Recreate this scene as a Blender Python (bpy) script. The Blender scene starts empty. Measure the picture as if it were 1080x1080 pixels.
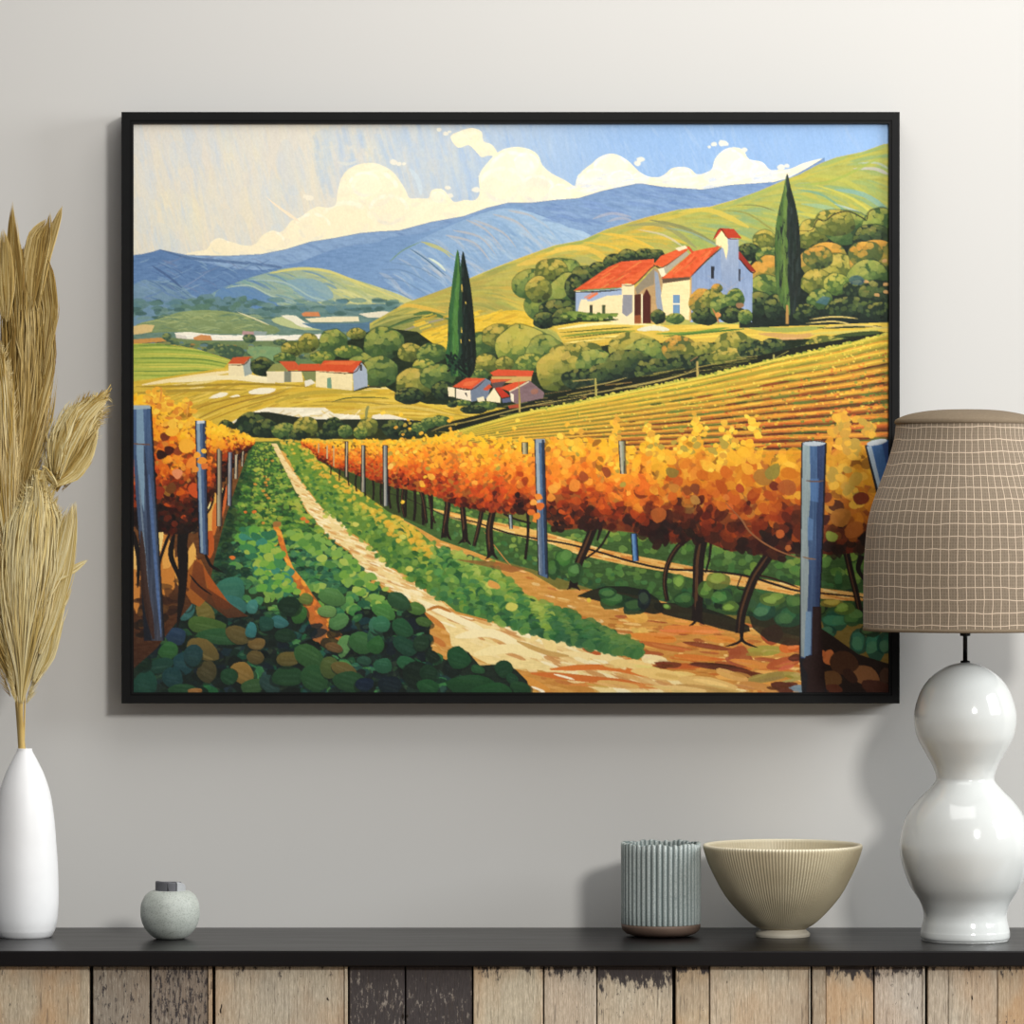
import bpy, bmesh, math, random
import numpy as np
from mathutils import Vector, Matrix

# ---------------------------------------------------------------- scene, camera, light, exposure
scene = bpy.context.scene
COL = scene.collection
S0 = 0.0011            # metres per photo pixel on the wall plane
CAMD = 5.56            # camera distance from the wall
ZC = 1.2818            # eye height (sideboard top is at z = 0.8)

cam_data = bpy.data.cameras.new('camera')
cam = bpy.data.objects.new('camera', cam_data)
COL.objects.link(cam)
cam.location = (0, -CAMD, ZC)
cam.rotation_euler = (math.radians(90), 0, 0)
cam_data.sensor_width = 36
cam_data.lens = 36*CAMD/(1080*S0)
cam_data.clip_end = 50
scene.camera = cam

world = bpy.data.worlds.new('world'); scene.world = world
world.use_nodes = True
world.node_tree.nodes['Background'].inputs[0].default_value = (0.93, 0.96, 1.0, 1)
world.node_tree.nodes['Background'].inputs[1].default_value = 0.32

def area_light(name, loc, target, size, power, color=(1, 1, 1), shape='SQUARE', size_y=None):
    l = bpy.data.lights.new(name, 'AREA')
    l.shape = shape; l.size = size
    if size_y: l.shape = 'RECTANGLE'; l.size_y = size_y
    l.energy = power; l.color = color
    o = bpy.data.objects.new(name, l); COL.objects.link(o)
    o.location = loc
    o.rotation_euler = (Vector(target)-Vector(loc)).to_track_quat('-Z', 'Y').to_euler()
    return o
# the lamp that throws the frame's shadow to the lower left
area_light('ceiling_spot', (1.95, -5.0, 2.95), (0.0, 0, 1.25), 0.7, 190, (1.0, 0.985, 0.95), 'DISK')
# broad window light from the upper right
area_light('window_light', (2.5, -.95, 1.95), (0.6, -.1, 1.2), 1.0, 72, (0.95, 0.98, 1.0))
# added soft fill from above, grades the wall from top to bottom
area_light('overhead_fill', (0.3, -.8, 2.75), (0.3, -0.1, 1.6), 1.3, 22, (1.0, 0.98, 0.95))

scene.view_settings.view_transform = 'Standard'
scene.view_settings.look = 'None'
scene.view_settings.gamma = 1
scene.view_settings.use_curve_mapping = False
scene.view_settings.exposure = -0.38

# ---------------------------------------------------------------- helpers
def sc(d): return S0*(CAMD-d)/CAMD
def P(px, py, d=0.0):
    """a point seen at (px, py) that stands d metres in front of the wall"""
    return Vector(((px-540)*sc(d), -d, ZC-(py-540)*sc(d)))
def lin(c):
    if isinstance(c, str): c = [int(c[i:i+2], 16) for i in (0, 2, 4)]
    return tuple((v/255/12.92 if v/255 <= .04045 else ((v/255+.055)/1.055)**2.4) for v in c)+(1,)

def mesh_obj(name, verts, faces, mat=None, parent=None, smooth=False, mats=None, midx=None):
    me = bpy.data.meshes.new(name)
    me.from_pydata([tuple(v) for v in verts], [], faces)
    me.update()
    if mat: me.materials.append(mat)
    if mats:
        for m in mats: me.materials.append(m)
        me.polygons.foreach_set('material_index', midx)
    if smooth: me.polygons.foreach_set('use_smooth', [True]*len(me.polygons))
    o = bpy.data.objects.new(name, me); COL.objects.link(o)
    if parent: o.parent = parent
    return o

def bm_obj(name, bm, mat, parent=None, smooth=False):
    bmesh.ops.recalc_face_normals(bm, faces=bm.faces)
    me = bpy.data.meshes.new(name); bm.to_mesh(me); bm.free()
    if mat: me.materials.append(mat)
    if smooth: me.polygons.foreach_set('use_smooth', [True]*len(me.polygons))
    o = bpy.data.objects.new(name, me); COL.objects.link(o)
    if parent: o.parent = parent
    return o

def bm_box(bm, x0, x1, y0, y1, z0, z1, bev=0.0, seg=2):
    r = bmesh.ops.create_cube(bm, size=1)
    vs = r['verts']
    bmesh.ops.scale(bm, vec=(x1-x0, y1-y0, z1-z0), verts=vs)
    bmesh.ops.translate(bm, vec=((x0+x1)/2, (y0+y1)/2, (z0+z1)/2), verts=vs)
    if bev:
        es = list({e for v in vs for e in v.link_edges})
        bmesh.ops.bevel(bm, geom=es, offset=bev, segments=seg, affect='EDGES', profile=.5)

def lathe(name, prof, mat, parent=None, n=96, rfun=None, smooth=True, close=False):
    """turn (radius, z) pairs round the z axis; rfun(r, z, angle, i) may flute it"""
    V = []; F = []
    m = len(prof)
    for i, (r, z) in enumerate(prof):
        for k in range(n):
            a = 2*math.pi*k/n
            rr, zz = (r, z) if rfun is None else rfun(r, z, a, i)
            V.append((rr*math.cos(a), rr*math.sin(a), zz))
    for i in range(m-1):
        for k in range(n):
            k2 = (k+1) % n
            F.append((i*n+k, i*n+k2, (i+1)*n+k2, (i+1)*n+k))
    if not close:
        if prof[0][0] > 1e-6: V.append((0, 0, prof[0][1])); c = len(V)-1; F += [(c, (k+1) % n, k) for k in range(n)]
        if prof[-1][0] > 1e-6: V.append((0, 0, prof[-1][1])); c = len(V)-1; b = (m-1)*n; F += [(c, b+k, b+(k+1) % n) for k in range(n)]
    o = mesh_obj(name, V, F, mat, parent, smooth)
    me = o.data
    bm = bmesh.new(); bm.from_mesh(me); bmesh.ops.remove_doubles(bm, verts=bm.verts, dist=1e-6); bmesh.ops.recalc_face_normals(bm, faces=bm.faces); bm.to_mesh(me); bm.free()
    return o

def curve_prof(pts, k=4):
    """smooth (r, z) profile through the given points"""
    out = []
    n = len(pts)
    for i in range(n-1):
        p0 = pts[max(i-1, 0)]; p1 = pts[i]; p2 = pts[i+1]; p3 = pts[min(i+2, n-1)]
        for j in range(k):
            t = j/k
            out.append(tuple(.5*(2*p1[q]+(-p0[q]+p2[q])*t+(2*p0[q]-5*p1[q]+4*p2[q]-p3[q])*t*t+(-p0[q]+3*p1[q]-3*p2[q]+p3[q])*t**3) for q in (0, 1)))
    out.append(pts[-1])
    return out

def thing(name, label, cat, loc, group=None):
    o = bpy.data.objects.new(name, None); COL.objects.link(o)
    o.empty_display_size = .05
    o.location = loc; o['label'] = label; o['category'] = cat
    if group: o['group'] = group
    return o
def struct(o):
    o['kind'] = 'structure'; return o

class NT:
    """tiny node-tree helper"""
    def __init__(self, name, rough=.5, color=(.5, .5, .5, 1), spec=.5, metal=0, coat=0, sheen=0):
        m = bpy.data.materials.new(name); m.use_nodes = True
        self.m = m; self.t = m.node_tree; self.b = self.t.nodes['Principled BSDF']
        i = self.b.inputs
        i['Base Color'].default_value = color; i['Roughness'].default_value = rough; i['Specular IOR Level'].default_value = spec; i['Metallic'].default_value = metal
        i['Coat Weight'].default_value = coat; i['Sheen Weight'].default_value = sheen
    def n(self, kind, **kw):
        x = self.t.nodes.new(kind)
        for k, v in kw.items():
            if k in x.inputs.keys(): x.inputs[k].default_value = v
            else: setattr(x, k, v)
        return x
    def l(self, a, b): self.t.links.new(a, b)
    def coord(self, scale=(1, 1, 1), out='Object'):
        tc = self.n('ShaderNodeTexCoord'); mp = self.n('ShaderNodeMapping'); mp.inputs['Scale'].default_value = scale
        self.l(tc.outputs[out], mp.inputs[0]); return mp.outputs[0]
    def noise(self, vec, scale, detail=4, rough=.55, dist=0):
        x = self.n('ShaderNodeTexNoise'); x.inputs['Scale'].default_value = scale; x.inputs['Detail'].default_value = detail; x.inputs['Roughness'].default_value = rough; x.inputs['Distortion'].default_value = dist
        self.l(vec, x.inputs['Vector']); return x.outputs['Fac']
    def ramp(self, fac, stops):
        x = self.n('ShaderNodeValToRGB'); e = x.color_ramp.elements
        while len(e) < len(stops): e.new(.5)
        for k, (p, c) in enumerate(stops): e[k].position = p; e[k].color = c
        self.l(fac, x.inputs[0]); return x.outputs[0]
    def mixc(self, fac, a, b, mode='MIX'):
        x = self.n('ShaderNodeMix', data_type='RGBA', blend_type=mode)
        for s, v in ((0, fac), (6, a), (7, b)):
            if hasattr(v, 'is_linked'): self.l(v, x.inputs[s])
            else: x.inputs[s].default_value = v
        return x.outputs[2]
    def math(self, op, a, b=0.0, clamp=False):
        x = self.n('ShaderNodeMath', operation=op); x.use_clamp = clamp
        for s, v in ((0, a), (1, b)):
            if hasattr(v, 'is_linked'): self.l(v, x.inputs[s])
            else: x.inputs[s].default_value = v
        return x.outputs[0]
    def bump(self, h, strength=.2, dist=.001):
        x = self.n('ShaderNodeBump'); x.inputs['Strength'].default_value = strength; x.inputs['Distance'].default_value = dist
        self.l(h, x.inputs['Height']); self.l(x.outputs[0], self.b.inputs['Normal'])
    def col(self, c): self.l(c, self.b.inputs['Base Color'])
g4 = lambda v: (v, v, v, 1)

PAINT_GAIN = 1.0
# ---------------------------------------------------------------- the vineyard painting (artwork on the canvas)
# A small brush-stroke painter: every call lays one stroke of flat or graded paint on a colour grid
# (units: 1 unit = 1.1 mm on the canvas).  The finished grid becomes the paint colours of the canvas mesh.
X0, Y0, X1, Y1 = 141.0, 131.0, 937.0, 730.0
SS = 2.5
PW, PH = int((X1-X0)*SS), int((Y1-Y0)*SS)
art = np.zeros((PH, PW, 3), dtype=np.float32)
rng = random.Random(7)
nrng = np.random.RandomState(7)

def noise2(h, w, ch, cw, seed=0):
    r = np.random.RandomState(seed)
    gh, gw = int(h/ch)+3, int(w/cw)+3
    g = r.rand(gh, gw).astype(np.float32)
    ys = np.arange(h)/ch; xs = np.arange(w)/cw
    yi = ys.astype(int); xi = xs.astype(int)
    fy = (ys-yi)[:, None]; fx = (xs-xi)[None, :]
    fy = fy*fy*(3-2*fy); fx = fx*fx*(3-2*fx)
    a = g[yi][:, xi]; b = g[yi][:, xi+1]; c = g[yi+1][:, xi]; d = g[yi+1][:, xi+1]
    return ((a*(1-fx)+b*fx)*(1-fy)+(c*(1-fx)+d*fx)*fy).astype(np.float32)

def hexc(c):
    if isinstance(c, str):
        return np.array([int(c[i:i+2], 16) for i in (0, 2, 4)], dtype=np.float32)
    return np.array(c, dtype=np.float32)

def mix(a, b, t):
    return hexc(a)*(1-t)+hexc(b)*t

def ramp(stops, t):
    if t <= stops[0][0]: return hexc(stops[0][1])
    for (t0, c0), (t1, c1) in zip(stops, stops[1:]):
        if t <= t1: return mix(c0, c1, (t-t0)/(t1-t0))
    return hexc(stops[-1][1])

def jit(c, a=10):
    d = rng.uniform(-a, a)
    return hexc(c)+np.array([d+rng.uniform(-a, a)*.4, d+rng.uniform(-a, a)*.4, d+rng.uniform(-a, a)*.4], dtype=np.float32)

def smooth(pts, n=3, closed=True):
    P = [np.array(p, dtype=float) for p in pts]; m = len(P); out = []
    for i in range(m if closed else m-1):
        p1, p2 = P[i], P[(i+1) % m]
        p0 = P[i-1] if (closed or i > 0) else p1
        p3 = P[(i+2) % m] if (closed or i+2 < m) else p2
        for k in range(n):
            t = k/n
            out.append(.5*((2*p1)+(-p0+p2)*t+(2*p0-5*p1+4*p2-p3)*t*t+(-p0+3*p1-3*p2+p3)*t**3))
    if not closed: out.append(P[-1])
    return out

_vt = [[random.Random(i*977+j).random() for i in range(64)] for j in range(64)]
def vnoise(x, y):
    xi, yi = int(math.floor(x)), int(math.floor(y)); fx, fy = x-xi, y-yi
    fx = fx*fx*(3-2*fx); fy = fy*fy*(3-2*fy)
    g = lambda i, j: _vt[j % 64][i % 64]
    return (g(xi, yi)*(1-fx)+g(xi+1, yi)*fx)*(1-fy)+(g(xi, yi+1)*(1-fx)+g(xi+1, yi+1)*fx)*fy

CLIP = [None]
def mask(pts):
    q = (np.array(pts, dtype=float)-[X0, Y0])*SS
    xa, ya = np.floor(q.min(0)).astype(int); xb, yb = np.ceil(q.max(0)).astype(int)+1
    xa, ya = max(xa, 0), max(ya, 0); xb, yb = min(xb, PW), min(yb, PH)
    if xb <= xa or yb <= ya: return None
    h, w = yb-ya, xb-xa
    D = np.zeros((h, w+1), dtype=np.int32)
    n = len(q)
    for i in range(n):
        (ax, ay), (bx, by) = q[i], q[(i+1) % n]
        if ay == by: continue
        if ay > by: ax, ay, bx, by = bx, by, ax, ay
        r0 = max(int(math.ceil(ay-.5)), ya); r1 = min(int(math.ceil(by-.5)), yb)
        if r1 <= r0: continue
        rr = np.arange(r0, r1)
        xc = ax+(rr+.5-ay)*(bx-ax)/(by-ay)
        ci = np.clip(np.ceil(xc-.5).astype(int)-xa, 0, w)
        np.add.at(D, (rr-ya, ci), 1)
    M = (np.cumsum(D[:, :w], 1) & 1).astype(bool)
    if CLIP[0] is not None: M &= CLIP[0][ya:yb, xa:xb]
    return xa, ya, xb, yb, M

def full(pts):
    F = np.zeros((PH, PW), dtype=bool)
    m = mask(pts)
    if m: F[m[1]:m[3], m[0]:m[2]] = m[4]
    return F

def poly(pts, c, c2=None, d=(0, 1), sm=0, tex=0, alpha=1.0, tc=(14, 3), closed=True):
    """one area of paint; c2 grades along direction d, tex adds bristle streaks"""
    if sm: pts = smooth(pts, sm)
    m = mask(pts)
    if m is None: return
    xa, ya, xb, yb, M = m
    col = hexc(c)
    if c2 is not None:
        yy, xx = np.mgrid[ya:yb, xa:xb]
        u = xx*d[0]+yy*d[1]
        q = (np.array(pts)-[X0, Y0])*SS @ np.array(d)
        t = np.clip((u-q.min())/(max(np.ptp(q), 1e-6)), 0, 1)[..., None].astype(np.float32)
        col = hexc(c)*(1-t)+hexc(c2)*t
    else:
        col = np.broadcast_to(col, (yb-ya, xb-xa, 3))
    if tex:
        nn = (noise2(yb-ya, xb-xa, tc[1], tc[0], rng.randrange(9999))-.5)*2*tex
        col = col+nn[..., None]
    A = art[ya:yb, xa:xb]
    A[M] = A[M]*(1-alpha)+col[M]*alpha

def blob(x, y, rx, ry, c, a=0.0, w=.18, n=8, alpha=1.0, c2=None):
    pts = []
    ph = rng.uniform(0, 6.28)
    for k in range(n):
        t = ph+k*6.2832/n
        r = 1+rng.uniform(-w, w)
        u, v = math.cos(t)*rx*r, math.sin(t)*ry*r
        pts.append((x+u*math.cos(a)-v*math.sin(a), y+u*math.sin(a)+v*math.cos(a)))
    poly(smooth(pts, 2) if rx > 1.6 else pts, c, c2, alpha=alpha)

def stroke(pts, w, c, w2=None, sm=4, taper=True, alpha=1.0, c2=None, d=(1, 0), tex=0):
    P = smooth(pts, sm, False) if len(pts) > 2 else [np.array(p, float) for p in pts]
    n = len(P); L = []; R = []
    w2 = w if w2 is None else w2
    for i in range(n):
        a = P[max(i-1, 0)]; b = P[min(i+1, n-1)]
        t = b-a; l = math.hypot(*t) or 1; nx, ny = -t[1]/l, t[0]/l
        f = i/(n-1); ww = (w+(w2-w)*f)*.5
        if taper: ww *= min(1, .25+3*min(f, 1-f)) if n > 2 else 1
        L.append((P[i][0]+nx*ww, P[i][1]+ny*ww)); R.append((P[i][0]-nx*ww, P[i][1]-ny*ww))
    poly(L+R[::-1], c, c2, d=d, alpha=alpha, tex=tex)

def inside(F, x, y):
    i, j = int((y-Y0)*SS), int((x-X0)*SS)
    return 0 <= i < PH and 0 <= j < PW and F[i, j]

def interp(line, x):
    for (xa, ya), (xb, yb) in zip(line, line[1:]):
        if x <= xb: return ya+(yb-ya)*(x-xa)/(xb-xa) if xb > xa else ya
    return line[-1][1]

def tree(cx, cy, rx, ry, pal, n=None, seed=None, out=True, lx=-.5, ly=-.85, dens=1.0, pts=None):
    """a rounded tree of dabs: pal = (light, mid, dark, deep); lit dabs towards the upper left"""
    li, mi, da, de = pal
    if pts is None:
        pts = []
        for k in range(14):
            t = k*6.2832/14
            r = 1+rng.uniform(-.07, .07)
            pts.append((cx+math.cos(t)*rx*r, cy+math.sin(t)*ry*r))
    if out: poly([(cx+(x-cx)*1.03, cy+(y-cy)*1.04-.3) for x, y in pts], mix(de, da, .45), sm=2, alpha=.5)
    poly(pts, mix(da, mi, .25), da, d=(.4, 1), sm=2)
    old = CLIP[0]
    F = full(smooth(pts, 2)); CLIP[0] = F if old is None else (F & old)
    s = max(1.7, min(rx, ry)*.26)
    N = n or int(dens*60*max(1, rx*ry/250.0))
    lobes = [(rng.uniform(-.6, .6), rng.uniform(-.6, .5), rng.uniform(.3, .55)) for q in range(4)]
    for k in range(N):
        u, v = rng.uniform(-1, 1), rng.uniform(-1, 1)
        if u*u+v*v > 1.05: continue
        q = u*lx+v*ly+.12+rng.gauss(0, .10)
        for (a, b, r) in lobes:
            dd = math.hypot(u-a, v-b)
            if dd < r: q += ((a-u)*.5*-1*lx*-1+(v-b)*ly)*.55/r+.04; break
        c = ramp([(-.95, de), (-.5, da), (.12, mi), (.7, li), (1.1, mix(li, 'e0b050', .3))], q)
        blob(cx+u*rx, cy+v*ry, s*rng.uniform(.5, 1.2), s*rng.uniform(.45, .9), jit(c, 6), a=rng.uniform(-.6, .3), alpha=.78)
    CLIP[0] = old

GR = ('8d9645', '5d7338', '37502b', '1a281a')      # plain green
OL = ('b5a348', '828338', '505a28', '242c18')      # olive
OR = ('c98f38', '8a7f36', '45542c', '1a261a')      # rust topped
YG = ('b0a848', '7b8a3c', '455e2c', '22321c')
DK = ('5d6a34', '33452a', '18261c', '0a120e')

def paint_sky():
    h = int(215*SS)
    yy, xx = np.mgrid[0:h, 0:PW].astype(np.float32)
    x = X0+xx/SS; y = Y0+yy/SS
    t = np.clip((x-300+(y-131)*.35)/420, 0, 1)[..., None]
    t = t*t*(3-2*t)
    left = hexc('dad3c5'); right = hexc('8fb0d8')
    c = left*(1-t)+right*t
    v = np.clip((y-150)/120, 0, 1)[..., None]
    c = c*(1-.45*v)+hexc('efdfba')*.45*v*(1-t*.8)+c*.45*v*t*.8
    art[:h] = c
    for k in range(160):
        px = rng.uniform(135, 420); py = rng.uniform(125, 270)
        blob(px, py, rng.uniform(4, 12), rng.uniform(16, 40), ['e6dcc0', 'c6d0d8', 'd8cfc4', 'e9dfb8', 'b8cadc', 'd6d8d4'][rng.randrange(6)], a=-.2, alpha=.16, n=10)
    # slanting light-ray brush strokes
    for k in range(2600):
        px = rng.uniform(135, 940); py = rng.uniform(125, 285)
        q = (px-141)/796
        L = rng.uniform(8, 34); an = rng.uniform(1.15, 1.55) if q < .6 else rng.uniform(.9, 1.5)
        r = rng.random()
        if q < .42: c = ['dcd5c6', 'd8d2bf', 'cdd3d6', 'e3d8b6', 'c3cdd8', 'd2c8b8', 'b9c8da'][rng.randrange(7)]
        else: c = ['a8c0dc', '98b6dc', '8aabd6', 'b8c8d8', '7fa2d2', '9ab9dd', 'a4bedb'][rng.randrange(7)]
        if q < .08 and rng.random() < .35: c = 'b6c9df'
        if q > .8: c = mix(c, '84a3cf', .45)
        f = 1 if q < .42 else (1 if q > .5 else .7)
        dx, dy = math.cos(an)*L, math.sin(an)*L
        stroke([(px, py), (px+dx*.5, py+dy*.5), (px+dx, py+dy)], rng.uniform(1.5, 5), c, alpha=(.13 if q < .42 else .2), sm=1)
    for k in range(500):          # soft blend zone
        px = rng.uniform(330, 520); py = rng.uniform(128, 190); L = rng.uniform(10, 26)
        stroke([(px, py), (px+L*.25, py+L)], 4, ['b7c6d4', 'c9cfcc', 'a6bdd8'][rng.randrange(3)], alpha=.18)

def cloud(pts, base='f3e6c4', hi='fbf1d6', sh='dcd3c2', nb=0, seed=1):
    poly(pts, base, sm=3)
    old = CLIP[0]; CLIP[0] = full(smooth(pts, 3))
    xs = [p[0] for p in pts]; ys = [p[1] for p in pts]
    for k in range(nb):
        px, py = rng.uniform(min(xs), max(xs)), rng.uniform(min(ys), max(ys))
        t = (py-min(ys))/(max(ys)-min(ys)+1)
        r = rng.uniform(3, 11)
        c = mix(hi, base, min(1, t*1.3)) if rng.random() < .6 else mix(base, sh, rng.uniform(.15, .8))
        blob(px, py, r, r*.55, c, a=rng.uniform(-.6, .5), alpha=.4, w=.25)
    CLIP[0] = old

def paint_clouds():
    bot = [(880, 168), (850, 215), (600, 240), (400, 260), (198, 272)]
    c1 = [(196, 268), (207, 265), (218, 263), (223, 255), (231, 251), (240, 254), (247, 256), (258, 259), (270, 257),
          (276, 249), (287, 243), (295, 245), (302, 240), (307, 233), (317, 229), (325, 223), (335, 218), (345, 219), (354, 216),
          (356, 203), (360, 188), (368, 178), (380, 173), (394, 172), (404, 175), (414, 181), (422, 191), (428, 201), (432, 209),
          (441, 209), (452, 209), (455, 201), (465, 199), (473, 206), (479, 213), (490, 211), (501, 211), (506, 203),
          (505, 190), (507, 181), (514, 172), (521, 164), (530, 158), (543, 155), (557, 157), (567, 163), (572, 174), (582, 183),
          (596, 190), (606, 196), (609, 186), (617, 178), (625, 172), (632, 166), (644, 162), (655, 165), (665, 172),
          (673, 180), (683, 186), (694, 187), (701, 184), (708, 178), (718, 176), (728, 178), (735, 184), (745, 182),
          (751, 178), (754, 168), (761, 160), (769, 156), (779, 156), (785, 160), (790, 168), (804, 171), (812, 179), (822, 179),
          (834, 178), (848, 172), (870, 167), (850, 178), (832, 190), (700, 204), (600, 220), (480, 240), (380, 258), (200, 275)]
    cloud(c1, nb=900)
    # cooler, creamier right-hand clouds and their billow edges
    old = CLIP[0]; CLIP[0] = full(smooth(c1, 3))
    for (x, y, r, c) in [(395, 200, 26, 'f6e9c6'), (385, 195, 18, 'faf0d2'), (410, 222, 22, 'efe2c4'), (365, 235, 30, 'f1e3bd'), (330, 240, 20, 'f5e8c4'),
                         (540, 178, 24, 'f6edd6'), (555, 172, 14, 'fbf4e0'), (530, 196, 26, 'f1e6cc'), (566, 200, 20, 'e9dfcc'), (590, 203, 12, 'f3ead2'),
                         (645, 178, 20, 'f4ebd6'), (628, 190, 16, 'ece4d6'), (655, 190, 14, 'dcdcdc'), (675, 190, 10, 'ebe6dc'),
                         (718, 186, 12, 'f1ebdc'), (768, 170, 17, 'f5efe0'), (785, 178, 15, 'e6e4e2'), (755, 186, 12, 'ebe6dc'), (805, 182, 14, 'dfe1e6'),
                         (462, 208, 8, 'f4ead2'), (285, 255, 16, 'f4e7c2'), (232, 260, 12, 'f2e4bc')]:
        blob(x, y, r, r*.8, c, w=.14, n=12, alpha=.4)
        for k in range(14):
            t = rng.uniform(-2.9, -.2)
            blob(x+math.cos(t)*r*.9, y+math.sin(t)*r*.7, r*.16, r*.09, mix(c, 'fffaf0', .5), a=t+1.57, alpha=.35)
        for k in range(6):
            t = rng.uniform(.3, 2.8)
            blob(x+math.cos(t)*r*.7, y+math.sin(t)*r*.6, r*.3, r*.1, mix(c, 'b9c3d0', .4), a=t+1.57, alpha=.18)
    for k in range(160):
        px = rng.uniform(600, 840); blob(px, rng.uniform(180, 205), rng.uniform(3, 8), rng.uniform(1, 2), ['cfd6e0', 'f6f0e2', 'bccbe0'][rng.randrange(3)], a=-.15, alpha=.4)
    CLIP[0] = old
    cloud([(475, 144), (486, 138), (492, 136), (499, 135), (508, 139), (510, 149), (518, 152), (523, 158), (525, 165), (515, 164), (508, 166), (502, 160), (494, 153), (483, 156)], nb=30)
    for (x, y, r) in [(463, 137, 2), (470, 141, 2.2), (474, 139, 1.5), (327, 209, 3), (322, 207, 2), (415, 171, 3), (421, 173, 2), (426, 173, 1.6), (502, 200, 3), (507, 186, 1.6), (472, 198, 2.2), (475, 206, 2.4), (753, 152, 2.4), (762, 151, 3.2), (766, 152, 2), (748, 155, 1.4), (676, 168, 3), (672, 172, 3), (785, 158, 2.5), (824, 176, 3), (830, 175, 2)]:
        blob(x, y, r*1.4, r, 'efe6cf', alpha=.8)
    stroke([(281, 208), (292, 217), (303, 225), (316, 234)], 1, 'f2dfc0', w2=4)
    stroke([(355, 171), (368, 173), (377, 170)], 3, 'd9d8cc', alpha=.6)
    stroke([(432, 178), (441, 190), (444, 206)], 5, 'c8d4da', alpha=.8)

FAR = [(141, 269), (150, 268), (159, 266), (169, 263), (182, 266), (198, 269), (237, 270), (276, 268), (301, 263), (327, 255), (353, 251),
       (379, 246), (400, 244), (421, 243), (455, 234), (489, 228), (514, 219), (535, 214), (559, 214), (584, 211), (610, 209), (636, 201), (670, 194),
       (679, 194), (699, 197), (741, 200), (771, 195), (816, 192), (832, 188), (850, 178), (870, 166)]
HILL = [(390, 341), (429, 319), (457, 309), (481, 300), (501, 291), (525, 281), (551, 271), (584, 259), (615, 253), (639, 242), (662, 235),
        (682, 229), (716, 221), (749, 218), (777, 210), (799, 202), (827, 190), (843, 184), (866, 172), (882, 166), (910, 160), (932, 152), (942, 151)]

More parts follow.
